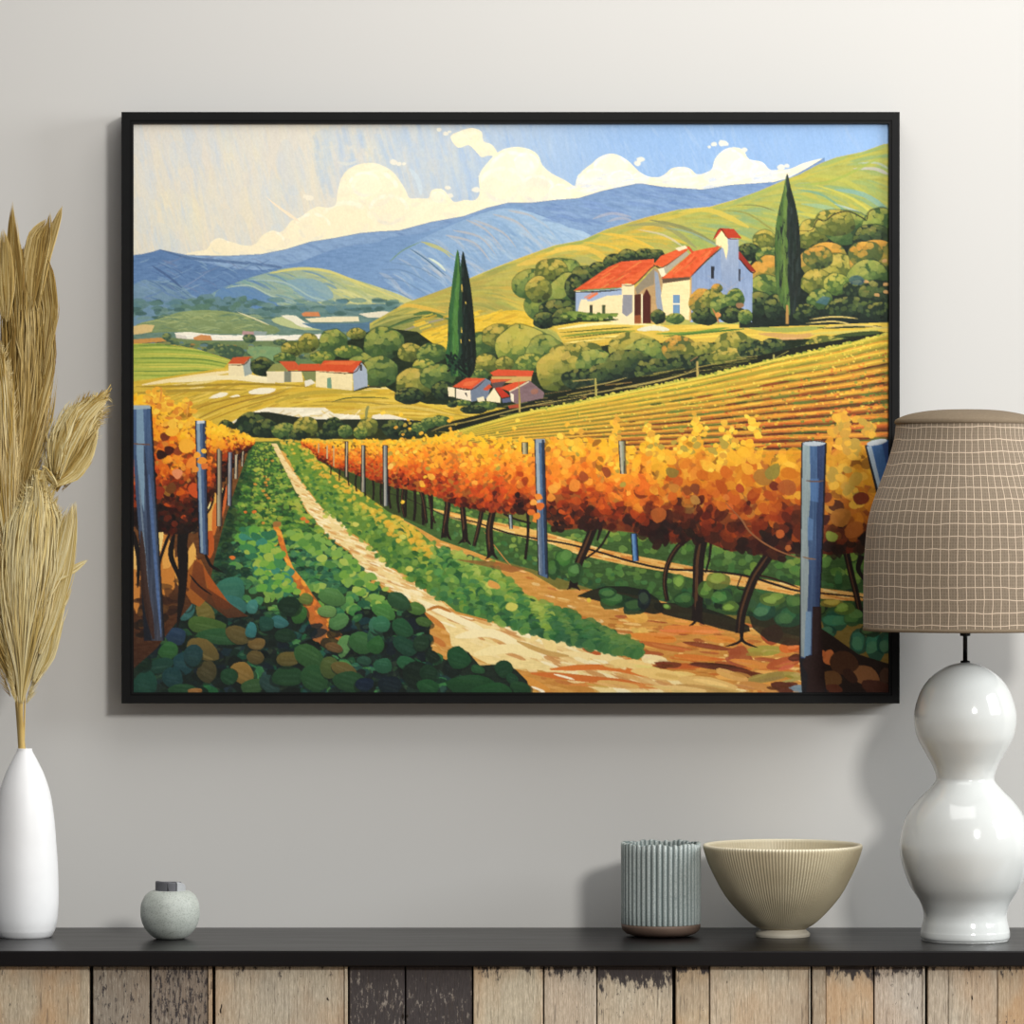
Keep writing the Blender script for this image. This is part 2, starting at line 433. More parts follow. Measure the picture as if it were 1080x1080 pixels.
def paint_mountains():
    P = FAR+[(870, 250), (600, 330), (141, 350)]
    poly(P, '6a86be', '8ba6d0', d=(.0, 1), tex=7)
    old = CLIP[0]; CLIP[0] = full(P)
    for k in range(700):
        px = rng.uniform(141, 860); y0 = interp(FAR, px); py = y0+rng.uniform(0, 70)
        sl = .45 if px > 300 else .3
        L = rng.uniform(6, 24); c = ['5b78b4', '7691c6', '6380bb', '88a2cf', '4f6ca9'][rng.randrange(5)]
        stroke([(px, py), (px+L*.5, py+L*sl*.35), (px+L, py+L*sl)], rng.uniform(1, 3), c, alpha=.28)
    # left dark ranges
    poly([(141, 270), (159, 266), (169, 263), (184, 267), (210, 276), (240, 282), (275, 285), (301, 283), (301, 300), (260, 320), (141, 345)], '5272ae', '5f81b6', sm=2, tex=8)
    stroke([(170, 264), (200, 272), (240, 276), (290, 281), (304, 285)], 3, '486297', alpha=.8)
    poly([(141, 300), (165, 296), (186, 299), (196, 305), (210, 330), (141, 345)], '6d8aae', '5f7f9c', sm=2, tex=6)
    for k in range(260):
        px = rng.uniform(141, 300); py = rng.uniform(272, 325); L = rng.uniform(8, 26); s = rng.choice([-.35, .45, .6])
        c = ['46649f', '6d8bbf', '5a78b2', '6a79a8', '7e9ac0', '4d6ba5'][rng.randrange(6)]
        if rng.random() < .6: stroke([(px, py), (px+L*.5, py+L*s*.35), (px+L, py+L*s)], rng.uniform(.7, 2), c, alpha=.6)
    stroke([(160, 280), (178, 292), (192, 304)], 2.4, '40578f', alpha=.8)
    stroke([(192, 304), (205, 296), (222, 285)], 1.2, '7d8bb8', alpha=.7)
    # second ridge, darker flank behind the light hill
    R2 = [(296, 284), (318, 276), (340, 267), (360, 261), (379, 258), (400, 255), (411, 250), (444, 246), (475, 236), (494, 229), (530, 219), (556, 222), (560, 330), (440, 330), (380, 300)]
    poly(R2, '6484bd', '7e9cc9', d=(.6, .8), sm=2, tex=7)
    # the light hill with mauve strokes
    R3 = [(405, 282), (420, 268), (444, 252), (475, 238), (505, 226), (530, 220), (548, 221), (575, 229), (600, 240), (623, 248), (600, 262), (540, 282), (470, 312), (450, 322), (430, 322), (400, 300)]
    poly(R3, '6c8bc2', '9cb5d8', d=(1, -.7), sm=2, tex=6)
    for k in range(330):
        px = rng.uniform(400, 640); py = interp([(400, 284), (444, 252), (494, 230), (540, 221), (640, 250)], px)+rng.uniform(2, 66)
        L = rng.uniform(10, 34)
        c = ['7c9ccb', '93aed6', 'a5b4cf', 'a9bbd4', '6b8ec4', 'b9b4be', '86a5d2', '7797c8'][rng.randrange(8)]
        stroke([(px, py), (px+L*.55, py+L*.3), (px+L, py+L*.85)], rng.uniform(1.4, 4), c, alpha=.38)
    for a in [[(470, 248), (500, 256), (516, 274)], [(478, 243), (506, 250), (524, 270)], [(492, 232), (512, 242), (530, 262)], [(520, 226), (545, 234), (562, 250)], [(536, 222), (556, 226), (566, 231)], [(500, 232), (530, 245), (545, 262)]]:
        stroke(a, 3, 'c0aaa6', w2=1, alpha=.6)
    for a in [[(444, 255), (462, 260), (480, 271)], [(448, 257), (466, 264), (476, 272)]]:
        stroke(a, 2.6, 'b9b06c', w2=1, alpha=.9)
    stroke([(411, 276), (425, 264), (444, 255)], 1, '6e8d6c'); stroke([(432, 262), (450, 274), (470, 291)], 1.5, '4d6f98')
    stroke([(452, 272), (462, 278), (470, 286)], 2.5, 'd0d6c8')
    for a in [[(400, 284), (428, 286), (455, 300)], [(398, 293), (424, 296), (452, 312)], [(398, 303), (420, 308), (440, 320)], [(408, 276), (440, 282), (466, 296)]]:
        stroke(a, 1.2, '5f7ca6', alpha=.6)
    # right end dark
    for k in range(150):
        px = rng.uniform(570, 850); y0 = interp(FAR, px); py = y0+rng.uniform(1, 26)
        L = rng.uniform(12, 34)
        stroke([(px, py), (px+L*.5, py+1), (px+L, py+L*.18)], rng.uniform(1, 3), ['5f7cc0', '6f8bca', '5873b6', '7993cf', '8ea5d4'][rng.randrange(5)], alpha=.35)
    for a in [[(625, 231), (645, 225), (666, 229)], [(640, 234), (656, 230), (670, 235)]]: stroke(a, 3, 'b0a4b4', alpha=.6)
    for i in range(len(FAR)-1):
        stroke([FAR[i], FAR[i+1]], 1.0, '56719f', alpha=.55)
    CLIP[0] = old
    reg = art[:int(225*SS)]; F_ = full(P)[:int(225*SS)]; L_ = reg.mean(2, keepdims=True); q_ = L_+(reg-L_)*.82+np.array([0, 5, -2], dtype=np.float32); reg[F_] = q_[F_]
    # valley: blue-green slopes and the pale green hill
    G = [(226, 308), (242, 301), (260, 294), (281, 288), (301, 283), (327, 282), (348, 285), (369, 293), (400, 303), (436, 317), (436, 324), (400, 326), (353, 328), (300, 330), (240, 330), (200, 330)]
    poly(G, '7295a2', 'c4c07c', d=(1, -.2), sm=2, tex=6)
    CLIP[0] = full(smooth(G, 2))
    for k in range(230):
        px = rng.uniform(225, 430); py = rng.uniform(284, 330); L = rng.uniform(10, 40); t = (px-225)/200
        c = ['5f86a8', '7d9f94', '94ae98', '5a7ea8'][rng.randrange(4)] if t+rng.uniform(-.2, .2) < .5 else ['c8c47a', 'b5b870', 'a3ae74', 'd2cc86'][rng.randrange(4)]
        stroke([(px, py), (px+L*.5, py+L*.12), (px+L, py+L*.4)], rng.uniform(1, 3), c, alpha=.6)
    stroke([(285, 288), (320, 283), (350, 287), (380, 299), (425, 317)], 4, 'ccc476', w2=2.5)
    poly([(302, 296), (330, 294), (345, 302), (352, 314), (330, 318), (310, 306)], '7f9fae', sm=2, alpha=.8)
    poly([(228, 308), (245, 302), (270, 306), (292, 320), (286, 330), (230, 330)], '5a7fae', sm=2, alpha=.75)
    stroke([(238, 304), (262, 301), (286, 312), (310, 320)], 1.6, 'a7b9a6'); stroke([(262, 295), (300, 298), (330, 314), (360, 320)], 1.8, '9db4ae')
    CLIP[0] = None
    poly([(141, 318), (170, 318), (200, 322), (222, 311), (240, 318), (270, 326), (300, 322), (350, 322), (420, 320), (420, 372), (141, 372)], '5f7f86', '6a8268', tex=9)
    poly([(141, 335), (158, 322), (180, 318), (210, 318), (180, 330), (150, 344), (141, 345)], '6f8fae', sm=2, alpha=.7)
    for k in range(200):
        px = rng.uniform(141, 420); py = rng.uniform(316, 336)
        blob(px, py, rng.uniform(3, 9), rng.uniform(1.4, 3), ['46665e', '5c7d78', '3f5d58', '6d8a80', '567a84'][rng.randrange(5)], alpha=.7)
    for k in range(60):
        px = rng.uniform(195, 262); blob(px, rng.uniform(312, 326), rng.uniform(3, 6), rng.uniform(2, 3), ['4b6a60', '587866', '64838a'][rng.randrange(3)], alpha=.8)
    poly([(141, 345), (150, 340), (168, 336), (190, 329), (218, 327), (250, 330), (272, 339), (292, 345), (290, 352), (230, 352), (180, 350), (141, 352)], '8b9a66', '77895c', sm=2, tex=8)
    for k in range(50):
        px = rng.uniform(150, 270); py = rng.uniform(332, 350); L = rng.uniform(8, 26)
        stroke([(px, py), (px+L*.5, py-2), (px+L, py)], rng.uniform(.8, 2), ['9fab74', '6c8460', 'a3ab70', '5d7a62'][rng.randrange(4)], alpha=.7)
    stroke([(250, 329), (268, 336), (284, 343)], 1.4, 'd8cf9e')
    poly([(141, 344), (152, 342), (163, 343), (160, 350), (150, 352), (141, 353)], 'd2b67a')
    poly([(286, 337), (300, 334), (318, 340), (346, 347), (320, 348), (296, 343)], 'b6bd84', sm=2)
    poly([(296, 333), (312, 333), (322, 340), (346, 346), (318, 345), (308, 339)], 'e6dfc4', sm=2)
    poly([(318, 341), (378, 341), (420, 335), (420, 350), (350, 350), (330, 346)], '527388', tex=6)
    poly([(322, 336), (350, 334), (378, 334), (379, 339), (350, 340), (328, 340)], 'e3d7b0')
    poly([(378, 331), (405, 328), (420, 331), (400, 335), (388, 335)], 'ddd3b8')
    poly([(318, 331), (322, 329), (336, 329), (338, 334), (320, 334)], 'cd8150')
    # river / lake
    poly([(184, 351), (200, 350), (224, 353), (260, 354), (300, 354), (345, 352), (345, 357), (320, 358), (300, 360), (250, 359), (224, 359), (205, 358), (188, 357)], 'efe7d2')
    for k in range(24): stroke([(190+k*6, 353+rng.uniform(0, 4)), (204+k*6, 353+rng.uniform(0, 4))], 1, ['fff8e6', 'dcdccf'][k % 2], alpha=.7)
    poly([(204, 356), (212, 353), (222, 354), (224, 359), (205, 359)], 'cc8a50'); poly([(256, 349), (268, 350), (268, 354), (255, 353)], 'b28d8a'); poly([(268, 349), (282, 350), (280, 354), (268, 354)], '8f9c96')
    poly([(185, 353), (196, 354), (198, 358), (186, 357)], 'd8cfc0')
    # belt of trees below the river
    poly([(141, 358), (180, 356), (210, 359), (260, 360), (350, 358), (352, 384), (330, 392), (250, 386), (200, 372), (141, 368)], '6e7f54', '5f7a4a', tex=8)
    for k in range(230):
        px = rng.uniform(141, 352); py = rng.uniform(358, 368)+(px-141)*.06
        blob(px, py, rng.uniform(1.5, 5), rng.uniform(1, 2.4), ['4a6248', '6b7c4a', '3a5244', '8a8a4c', 'a3793c', '5d7a80'][rng.randrange(6)], alpha=.85)
    for x, y, rx, ry in [(176, 355, 5, 4), (263, 357, 7, 5), (296, 361, 8, 3.5), (245, 372, 14, 8), (234, 368, 8, 5), (325, 357, 3, 2.5)]:
        tree(x, y, rx, ry, ('7f8c50', '5b7048', '3c5340', '2a3f38'), n=26, out=False)
    poly([(262, 366), (300, 367), (300, 380), (268, 378)], '7fa06e', sm=2, alpha=.8)
    poly([(141, 358), (170, 356), (176, 360), (150, 362), (141, 363)], 'c08a48')

def paint_hill():
    P = HILL+[(942, 420), (390, 420)]
    poly(P, 'b6a94e', 'a3a552', d=(1, .2), tex=9, tc=(30, 5))
    old = CLIP[0]; F = full(P); CLIP[0] = F
    for k in range(1700):
        px = rng.uniform(390, 937); y0 = interp(HILL, px); py = y0+rng.uniform(0, 105)
        if px > 700: base = ['a7ab52', '9aa858', 'b8b050', '86a066', 'c2b248', '90a55c', '7f9e74']
        elif px > 520: base = ['c9b44c', 'dcb440', 'a3a350', 'b5ac55', 'b59c4c', 'd4a83c', '8f9d50']
        else: base = ['c2a34a', 'b39a48', 'c9ae50', '92924a', 'a49a4e', '7d8a4c']
        c = base[rng.randrange(len(base))]
        L = rng.uniform(14, 46)
        d = py-y0
        a = -.38 if d < 5 else -.38+min(d, 45)*.021
        stroke([(px, py), (px+L*.5, py+math.tan(a)*L*.4), (px+L, py+math.tan(a)*L*.85+L*.1*(d > 9))], rng.uniform(1.6, 5), c, alpha=.42)
    # fields that follow the slope
    for a, w, c in [([(584, 262), (620, 262), (655, 285)], 6, 'd9b348'), ([(615, 255), (650, 262), (680, 280)], 3, 'e0b23a'), ([(632, 246), (660, 250), (690, 262)], 4, 'e0b440'),
                    ([(575, 268), (600, 262), (622, 262)], 6, 'e3bc50'), ([(600, 275), (620, 275), (640, 288)], 9, 'a5a25a'), ([(545, 280), (570, 275), (596, 285)], 8, 'd8b450'),
                    ([(660, 238), (700, 238), (735, 262)], 5, '8f8f5c'), ([(685, 232), (720, 240), (756, 258)], 4.5, '7c7d52'), ([(700, 240), (730, 246), (765, 264)], 2, '8aa088'),
                    ([(672, 242), (700, 248), (720, 260)], 2.4, 'c7bd9a'), ([(760, 222), (790, 226), (826, 252)], 2, '8c8a44'), ([(777, 216), (800, 217), (818, 223)], 1, '6e6a3c'),
                    ([(715, 224), (750, 222), (790, 240)], 6, 'd1b74c'), ([(850, 185), (890, 190), (925, 215)], 5, 'b0b050'), ([(845, 215), (880, 222), (915, 250)], 6, '92b088'),
                    ([(880, 200), (910, 205), (937, 222)], 6, '7fa598'), ([(900, 178), (922, 178), (937, 184)], 4, 'b7b2b0'), ([(905, 172), (925, 172), (937, 178)], 2.6, 'a8b4a0'),
                    ([(840, 225), (870, 232), (905, 262)], 5, 'c2b84c'), ([(860, 195), (900, 210), (937, 240)], 3, 'c6bc50'), ([(840, 200), (870, 207), (910, 238)], 2.5, '6f9a80'), ([(850, 240), (880, 250), (892, 262)], 7, '8db07a'),
                    ([(842, 195), (880, 190), (930, 165)], 3, '9aa84c'), ([(860, 180), (900, 167), (937, 158)], 3, 'b3ac4c'), ([(865, 222), (885, 228), (900, 238)], 3, '7fb0a0'), ([(880, 215), (905, 224), (925, 240)], 3, 'a3b8b4')]:
        stroke(a, w*.6, c, w2=w*1.1, alpha=.8)
    for i in range(3, len(HILL)-1): stroke([HILL[i], HILL[i+1]], 1.1, 'e2c45a' if i < 14 else 'c2b25a', alpha=.8)
    # left apron of the hill
    poly([(395, 341), (410, 333), (440, 330), (470, 335), (478, 345), (445, 356), (430, 350), (380, 356)], '6c7e46', 'aa9a48', d=(1, -.3), tex=9)
    for a, w, c in [([(375, 352), (410, 338), (440, 331)], 2.4, 'a9a355'), ([(380, 356), (420, 342), (445, 336)], 2, '5c7440'), ([(395, 350), (425, 348), (455, 340)], 1.8, '9a9a50'), ([(425, 349), (445, 342), (478, 334)], 1.8, '9a9078'), ([(400, 328), (430, 322), (470, 330)], 4, 'd4ad46'), ([(408, 346), (438, 335), (470, 334)], 1.6, '3e5a34'), ([(436, 332), (452, 330), (474, 337)], 3.5, '4f6a38')]: stroke(a, w, c)
    poly([(432, 358), (455, 347), (480, 340), (520, 330), (545, 327), (560, 333), (560, 350), (500, 360), (470, 378), (440, 366)], 'd8b135', 'e2bf3c', sm=2, tex=12)
    for k in range(60):
        px = rng.uniform(435, 540); py = rng.uniform(330, 366); stroke([(px, py), (px+12, py-4)], rng.uniform(1, 2.6), ['efc93c', 'c99f30', 'e6b834', 'b0983a'][rng.randrange(4)], alpha=.7)
    CLIP[0] = old

def paint_farmland():
    poly([(141, 362), (185, 364), (211, 369), (242, 379), (256, 385), (400, 390), (560, 400), (560, 470), (141, 470)], 'cfae3c', tex=10, tc=(40, 4))
    # green ploughed field
    P = [(141, 363), (165, 362), (187, 365), (211, 369), (243, 380), (236, 388), (198, 394), (165, 399), (141, 402)]
    poly(P, '93a444', 'b4b54c', tex=8, tc=(40, 3))
    CLIP[0] = full(P)
    for k in range(9):
        y = 365+k*4.4
        stroke([(141, y), (175, y-1+k*.2), (215, y+3-k*.6), (246, y+11-k*1.3)], 1.5, ['5f8038', '7d963a', 'd0c254'][k % 3], alpha=.85)
        stroke([(141, y+2.2), (175, y+1.4), (215, y+5-k*.6), (246, y+13-k*1.3)], 1, ['c8c454', 'a9b84e'][k % 2], alpha=.8)
    CLIP[0] = None
    for k in range(330):
        px = rng.uniform(141, 540); py = rng.uniform(398, 452); L = rng.uniform(14, 50)
        sl = -.18+(px-141)/400*.3
        if px < 290 and py > 412: sl = -.35
        c = ['dcbb44', 'c39d30', 'e6c65a', 'ab9032', 'd4ac34', 'eedb9a' if py < 412 else 'b98f2c'][rng.randrange(6)]
        stroke([(px, py), (px+L*.5, py+sl*L*.4), (px+L, py+sl*L)], rng.uniform(1, 2.8), c, alpha=.75)
    for a, w, c in [([(150, 406), (200, 398), (250, 391)], 4, 'eed9a0'), ([(180, 403), (240, 398), (290, 404)], 5, 'efdfae'), ([(240, 392), (270, 398), (300, 402)], 4, 'f2e4b8'),
                    ([(141, 408), (200, 407), (270, 405), (330, 408)], 2.4, 'a1852c'), ([(141, 415), (190, 412), (260, 411)], 3, 'a98c30'), ([(190, 440), (225, 425), (285, 413)], 1.3, 'a07c22'),
                    ([(200, 446), (240, 428), (300, 413)], 1.3, '99782a'), ([(215, 446), (255, 430), (305, 416)], 1.2, 'a98426'), ([(290, 424), (330, 414), (400, 413)], 4, 'b89f38'), ([(300, 430), (350, 420), (420, 420), (480, 436)], 3, 'dcbb40'),
                    ([(330, 424), (380, 424), (430, 430), (500, 440)], 2, 'a99038'), ([(360, 436), (420, 428), (480, 438)], 3, 'd6b854'), ([(350, 424), (365, 420), (385, 419), (410, 420)], 1.2, '4e5a28')]:
        stroke(a, w, c)
    for p in [[(220, 420), (232, 414), (241, 415), (234, 419)], [(242, 419), (250, 416), (253, 418)], [(262, 413), (275, 409), (291, 410), (284, 415), (266, 416)]]: poly(p, 'f0e6c8', sm=2)
    poly([(243, 446), (258, 437), (281, 430), (300, 430), (343, 430), (352, 436), (379, 438), (381, 445), (360, 450), (335, 452), (288, 447)], 'ece2c4', sm=1, tex=10, tc=(14, 4))
    poly([(393, 438), (410, 437), (425, 441), (447, 446), (432, 450), (395, 448)], 'ebe0c4', sm=2)
    for k in range(30): stroke([(255+k*4, 433+rng.uniform(0, 14)), (268+k*4, 431+rng.uniform(0, 14))], 1.5, ['d9b860', 'fff7de', 'cdb47a'][k % 3], alpha=.6)

def block(pts, c): poly(pts, c)

def paint_farm():
    # small barns, left
    poly([(241, 384), (263, 384), (262, 397), (241, 396)], 'e9d8a8'); poly([(256, 384), (264, 378), (266, 394), (258, 397)], '9aa49a')
    poly([(240, 384), (246, 377), (262, 376), (264, 377), (257, 384)], 'c4532a'); stroke([(240, 384.6), (257, 384.6), (264, 377)], 1, '55341e')
    tree(277, 387, 13, 10, DK)
    poly([(281, 392), (300, 392), (300, 404), (282, 403)], 'e6d7ae'); poly([(281, 392), (288, 384), (296, 383), (304, 391)], '8a8c4c'); poly([(300, 391), (308, 392), (308, 403), (300, 403)], '7c7f6a')
    poly([(294, 381), (311, 381), (317, 387), (316, 390), (304, 391)], 'c9542c'); poly([(307, 392), (318, 392), (320, 403), (307, 403)], 'ead9aa'); poly([(316, 384), (338, 384), (334, 391), (314, 391)], 'cc5229'); poly([(318, 392), (333, 392), (333, 402), (322, 401)], '7e8450')
    stroke([(304, 391.5), (333, 391.5)], 1, '4a2f1c'); poly([(321, 402), (328, 400), (333, 404), (322, 408)], 'e4dcc4')
    poly([(333, 391), (372, 393), (372, 412), (352, 410), (333, 408)], 'ecd9a4', tex=5); poly([(372, 392), (381, 382), (387, 390), (388, 408), (373, 412)], 'a2acb8')
    poly([(333, 391), (342, 380), (381, 380.5), (382, 381), (372, 393)], 'cf4f25'); poly([(340, 384), (350, 381), (376, 381), (370, 385)], 'de6a34')
    stroke([(333, 391.5), (372, 393.5), (381, 382), (387, 389)], 1.1, '4c2a18'); poly([(345, 399), (349, 398), (350, 410), (345, 409)], '6f9478'); poly([(380, 385), (382, 384), (382, 391), (380, 391)], '2e2a24')
    stroke([(372, 413), (390, 408), (402, 409)], 2, '3a3a20')

def paint_midtrees():
    B = [(350, 362, 18, 16, GR), (388, 385, 22, 18, OL), (372, 372, 16, 8, YG)]
    poly([(345, 376), (360, 362), (400, 345), (440, 350), (470, 372), (500, 380), (580, 360), (620, 365), (660, 350), (820, 350), (860, 352), (937, 346), (937, 366), (780, 396), (700, 412), (600, 432), (530, 430), (450, 426), (425, 418), (410, 410), (392, 398), (350, 384)], '1c2816', tex=8)
    T = [(308, 368, 12, 8, OL), (325, 362, 12, 10, OL), (352, 362, 15, 15, GR), (300, 378, 12, 6, GR), (340, 377, 13, 7, YG), (367, 371, 15, 7, YG), (384, 385, 17, 13, GR),
         (405, 362, 22, 17, GR), (376, 352, 10, 6, OL), (433, 372, 14, 10, OL), (455, 373, 16, 11, GR), (400, 392, 20, 16, GR), (447, 388, 13, 10, YG), (437, 405, 20, 17, OL), (462, 398, 18, 14, GR),
         (467, 412, 12, 10, DK), (432, 418, 16, 9, DK), (510, 365, 22, 14, GR), (530, 355, 22, 13, OL), (551, 368, 30, 25, YG), (575, 372, 20, 18, GR), (512, 385, 13, 12, OL), (532, 384, 10, 8, OL), (560, 383, 17, 10, YG),
         (505, 396, 10, 7, GR)]
    for x, y, rx, ry, p in T: tree(x, y, rx, ry, p)
    # big bush left of the farmhouse and wooded crest behind it
    for x, y, rx, ry, p in [(572, 322, 20, 18, GR), (562, 300, 22, 16, GR), (590, 292, 26, 20, GR), (582, 285, 18, 12, OL), (600, 312, 22, 24, GR), (590, 330, 22, 14, DK), (568, 305, 14, 14, OL), (574, 338, 12, 9, DK), (598, 336, 16, 12, DK),
                            (618, 293, 16, 13, DK), (633, 285, 12, 9, DK), (648, 277, 12, 9, DK), (663, 272, 12, 9, DK), (680, 270, 10, 8, DK), (692, 270, 9, 7, DK), (606, 304, 10, 14, DK)]:
        tree(x, y, rx, ry, p)

def paint_slope():
    # yellow terrace in front of the farmhouse
    P = [(584, 344), (610, 340), (660, 340), (700, 343), (760, 342), (830, 343), (870, 340), (937, 336), (937, 352), (880, 356), (800, 360), (720, 362), (650, 362), (600, 372), (588, 352)]
    poly(P, 'dcba48', 'cfae48', tex=9, tc=(40, 4))
    CLIP[0] = full(P)
    for a, w, c in [([(588, 347), (640, 341), (700, 343)], 3, 'efdf9c'), ([(590, 351), (640, 347), (668, 345)], 1.3, '4f5c22'), ([(592, 355), (630, 351), (670, 349)], 2.4, '7b8a34'), ([(596, 357), (640, 352), (660, 350)], 1, '3c4a1e'), ([(596, 362), (640, 356), (665, 353)], 2.6, 'f0d878'), ([(596, 366), (640, 362), (660, 361)], 2, 'cfa93a'), ([(600, 360), (630, 357), (650, 356)], 1, '96852e'),
                    ([(672, 348), (690, 346), (706, 348)], 5, 'ded9b8'), ([(692, 352), (730, 351), (770, 345)], 2.6, '6f9038'), ([(700, 355), (750, 350), (785, 347)], 2, '4c7030'), ([(710, 358), (760, 354), (800, 353)], 2, 'e9c84e'), ([(716, 347), (760, 344), (800, 345)], 2.6, 'e8c250'), ([(790, 346), (830, 348), (870, 345)], 5, '9ca04a'), ([(800, 352), (840, 355), (860, 352)], 5, 'c79a58'), ([(815, 360), (840, 360), (850, 362)], 8, 'd0a268'),
                    ([(855, 352), (900, 350), (937, 345)], 3, 'c8b858'), ([(870, 357), (910, 352), (937, 352)], 5, '3b4a24'), ([(900, 337), (920, 337), (937, 338)], 3, 'd8b46c'), ([(862, 346), (900, 345), (930, 344)], 2, '20301c')]:
        stroke(a, w, c)
    CLIP[0] = None
    # hedge and trees below the terrace
    for x, y, rx, ry, p in [(600, 378, 22, 17, OL), (618, 372, 18, 12, OL), (592, 392, 28, 22, OL), (628, 384, 22, 16, GR), (612, 400, 20, 12, DK), (640, 396, 20, 14, DK),
                            (668, 368, 28, 18, OL), (680, 376, 24, 18, GR), (664, 386, 26, 18, DK), (690, 392, 22, 14, DK), (716, 368, 18, 14, OR), (740, 372, 20, 12, OL), (722, 386, 24, 12, DK), (752, 382, 20, 10, DK),
                            (775, 364, 22, 14, OL), (768, 378, 22, 11, OL), (792, 368, 14, 12, DK), (815, 368, 18, 11, DK), (800, 376, 16, 9, DK), (872, 364, 22, 10, OL), (850, 370, 14, 7, DK), (889, 362, 14, 6, GR)]:
        tree(x, y, rx, ry, p, out=False)
    poly([(470, 446), (560, 424), (600, 412), (680, 396), (760, 384), (850, 364), (937, 350), (937, 356), (760, 402), (660, 416), (560, 436), (481, 456), (455, 455)], '171c10')
    for k in range(46):
        px = rng.uniform(520, 780); y = interp([(470, 446), (560, 424), (680, 402), (780, 380)], px)+rng.uniform(-6, 8)
        stroke([(px, y), (px+rng.uniform(8, 34), y-rng.uniform(1, 5))], rng.uniform(.6, 1.4), ['6c6a30', 'a38f48', '8a6a38', '3c4420'][rng.randrange(4)], alpha=.85)
    for a in [[(600, 419), (630, 414), (700, 401), (738, 389)], [(608, 410), (640, 404), (662, 398)], [(640, 412), (700, 400), (735, 391)], [(460, 452), (500, 443), (560, 428), (620, 418)], [(604, 402), (626, 400)]]:
        stroke(a, 1.2, 'a39150')
    poly([(734, 381), (736.5, 381), (737, 399), (734.5, 399)], 'b39a54'); stroke([(728, 381), (736, 376)], 1, '8d6a40')
    poly([(627, 399), (629, 399), (630, 418), (627.5, 418)], 'a89c50'); poly([(815, 374), (817, 374), (817, 382), (815, 382)], 'a39a54'); stroke([(817, 378), (832, 370)], .8, '8a8440')
    # right trees around the second cypress
    poly([(780, 300), (800, 262), (937, 228), (937, 340), (780, 346)], '16211a', tex=6)
    for x, y, rx, ry, p in [(806, 255, 13, 13, OL), (790, 266, 13, 9, DK), (812, 270, 16, 10, GR), (848, 250, 16, 12, OL), (858, 246, 17, 15, OL), (892, 240, 25, 18, GR), (880, 235, 22, 14, OL), (928, 238, 18, 20, GR), (920, 252, 20, 16, DK),
                            (870, 276, 26, 20, OR), (885, 285, 22, 18, OL), (862, 272, 16, 12, OR), (922, 274, 26, 22, OR), (912, 268, 18, 14, OR), (915, 292, 22, 18, GR), (862, 298, 18, 14, OL), (882, 300, 14, 12, YG), (865, 316, 14, 11, GR), (905, 305, 16, 10, DK),
                            (925, 310, 20, 14, DK), (900, 325, 30, 12, DK), (930, 328, 20, 10, DK), (812, 290, 20, 22, OR), (808, 305, 18, 16, GR), (800, 322, 16, 14, DK), (850, 330, 14, 10, DK), (818, 325, 12, 14, DK)]:
        tree(x, y, rx, ry, p)
    for x, y in [(913, 297), (934, 300), (925, 311), (934, 308), (933, 275)]: blob(x, y, 3, 2, 'b98f58')
    poly([(860, 319), (868, 312), (876, 314), (872, 322)], '3f6478', alpha=.7); blob(903, 296, 8, 5, '36546a', alpha=.6)
    for a in [[(854, 337), (880, 334), (905, 336)], [(850, 341), (880, 339), (900, 343)], [(868, 346), (900, 343), (937, 346)]]: stroke(a, 1.6, 'c2ab64')
    stroke([(842, 243), (856, 243), (862, 232), (870, 233), (880, 226), (895, 223), (910, 230), (914, 232), (918, 222), (936, 219)], 1.1, '2b2a1a')

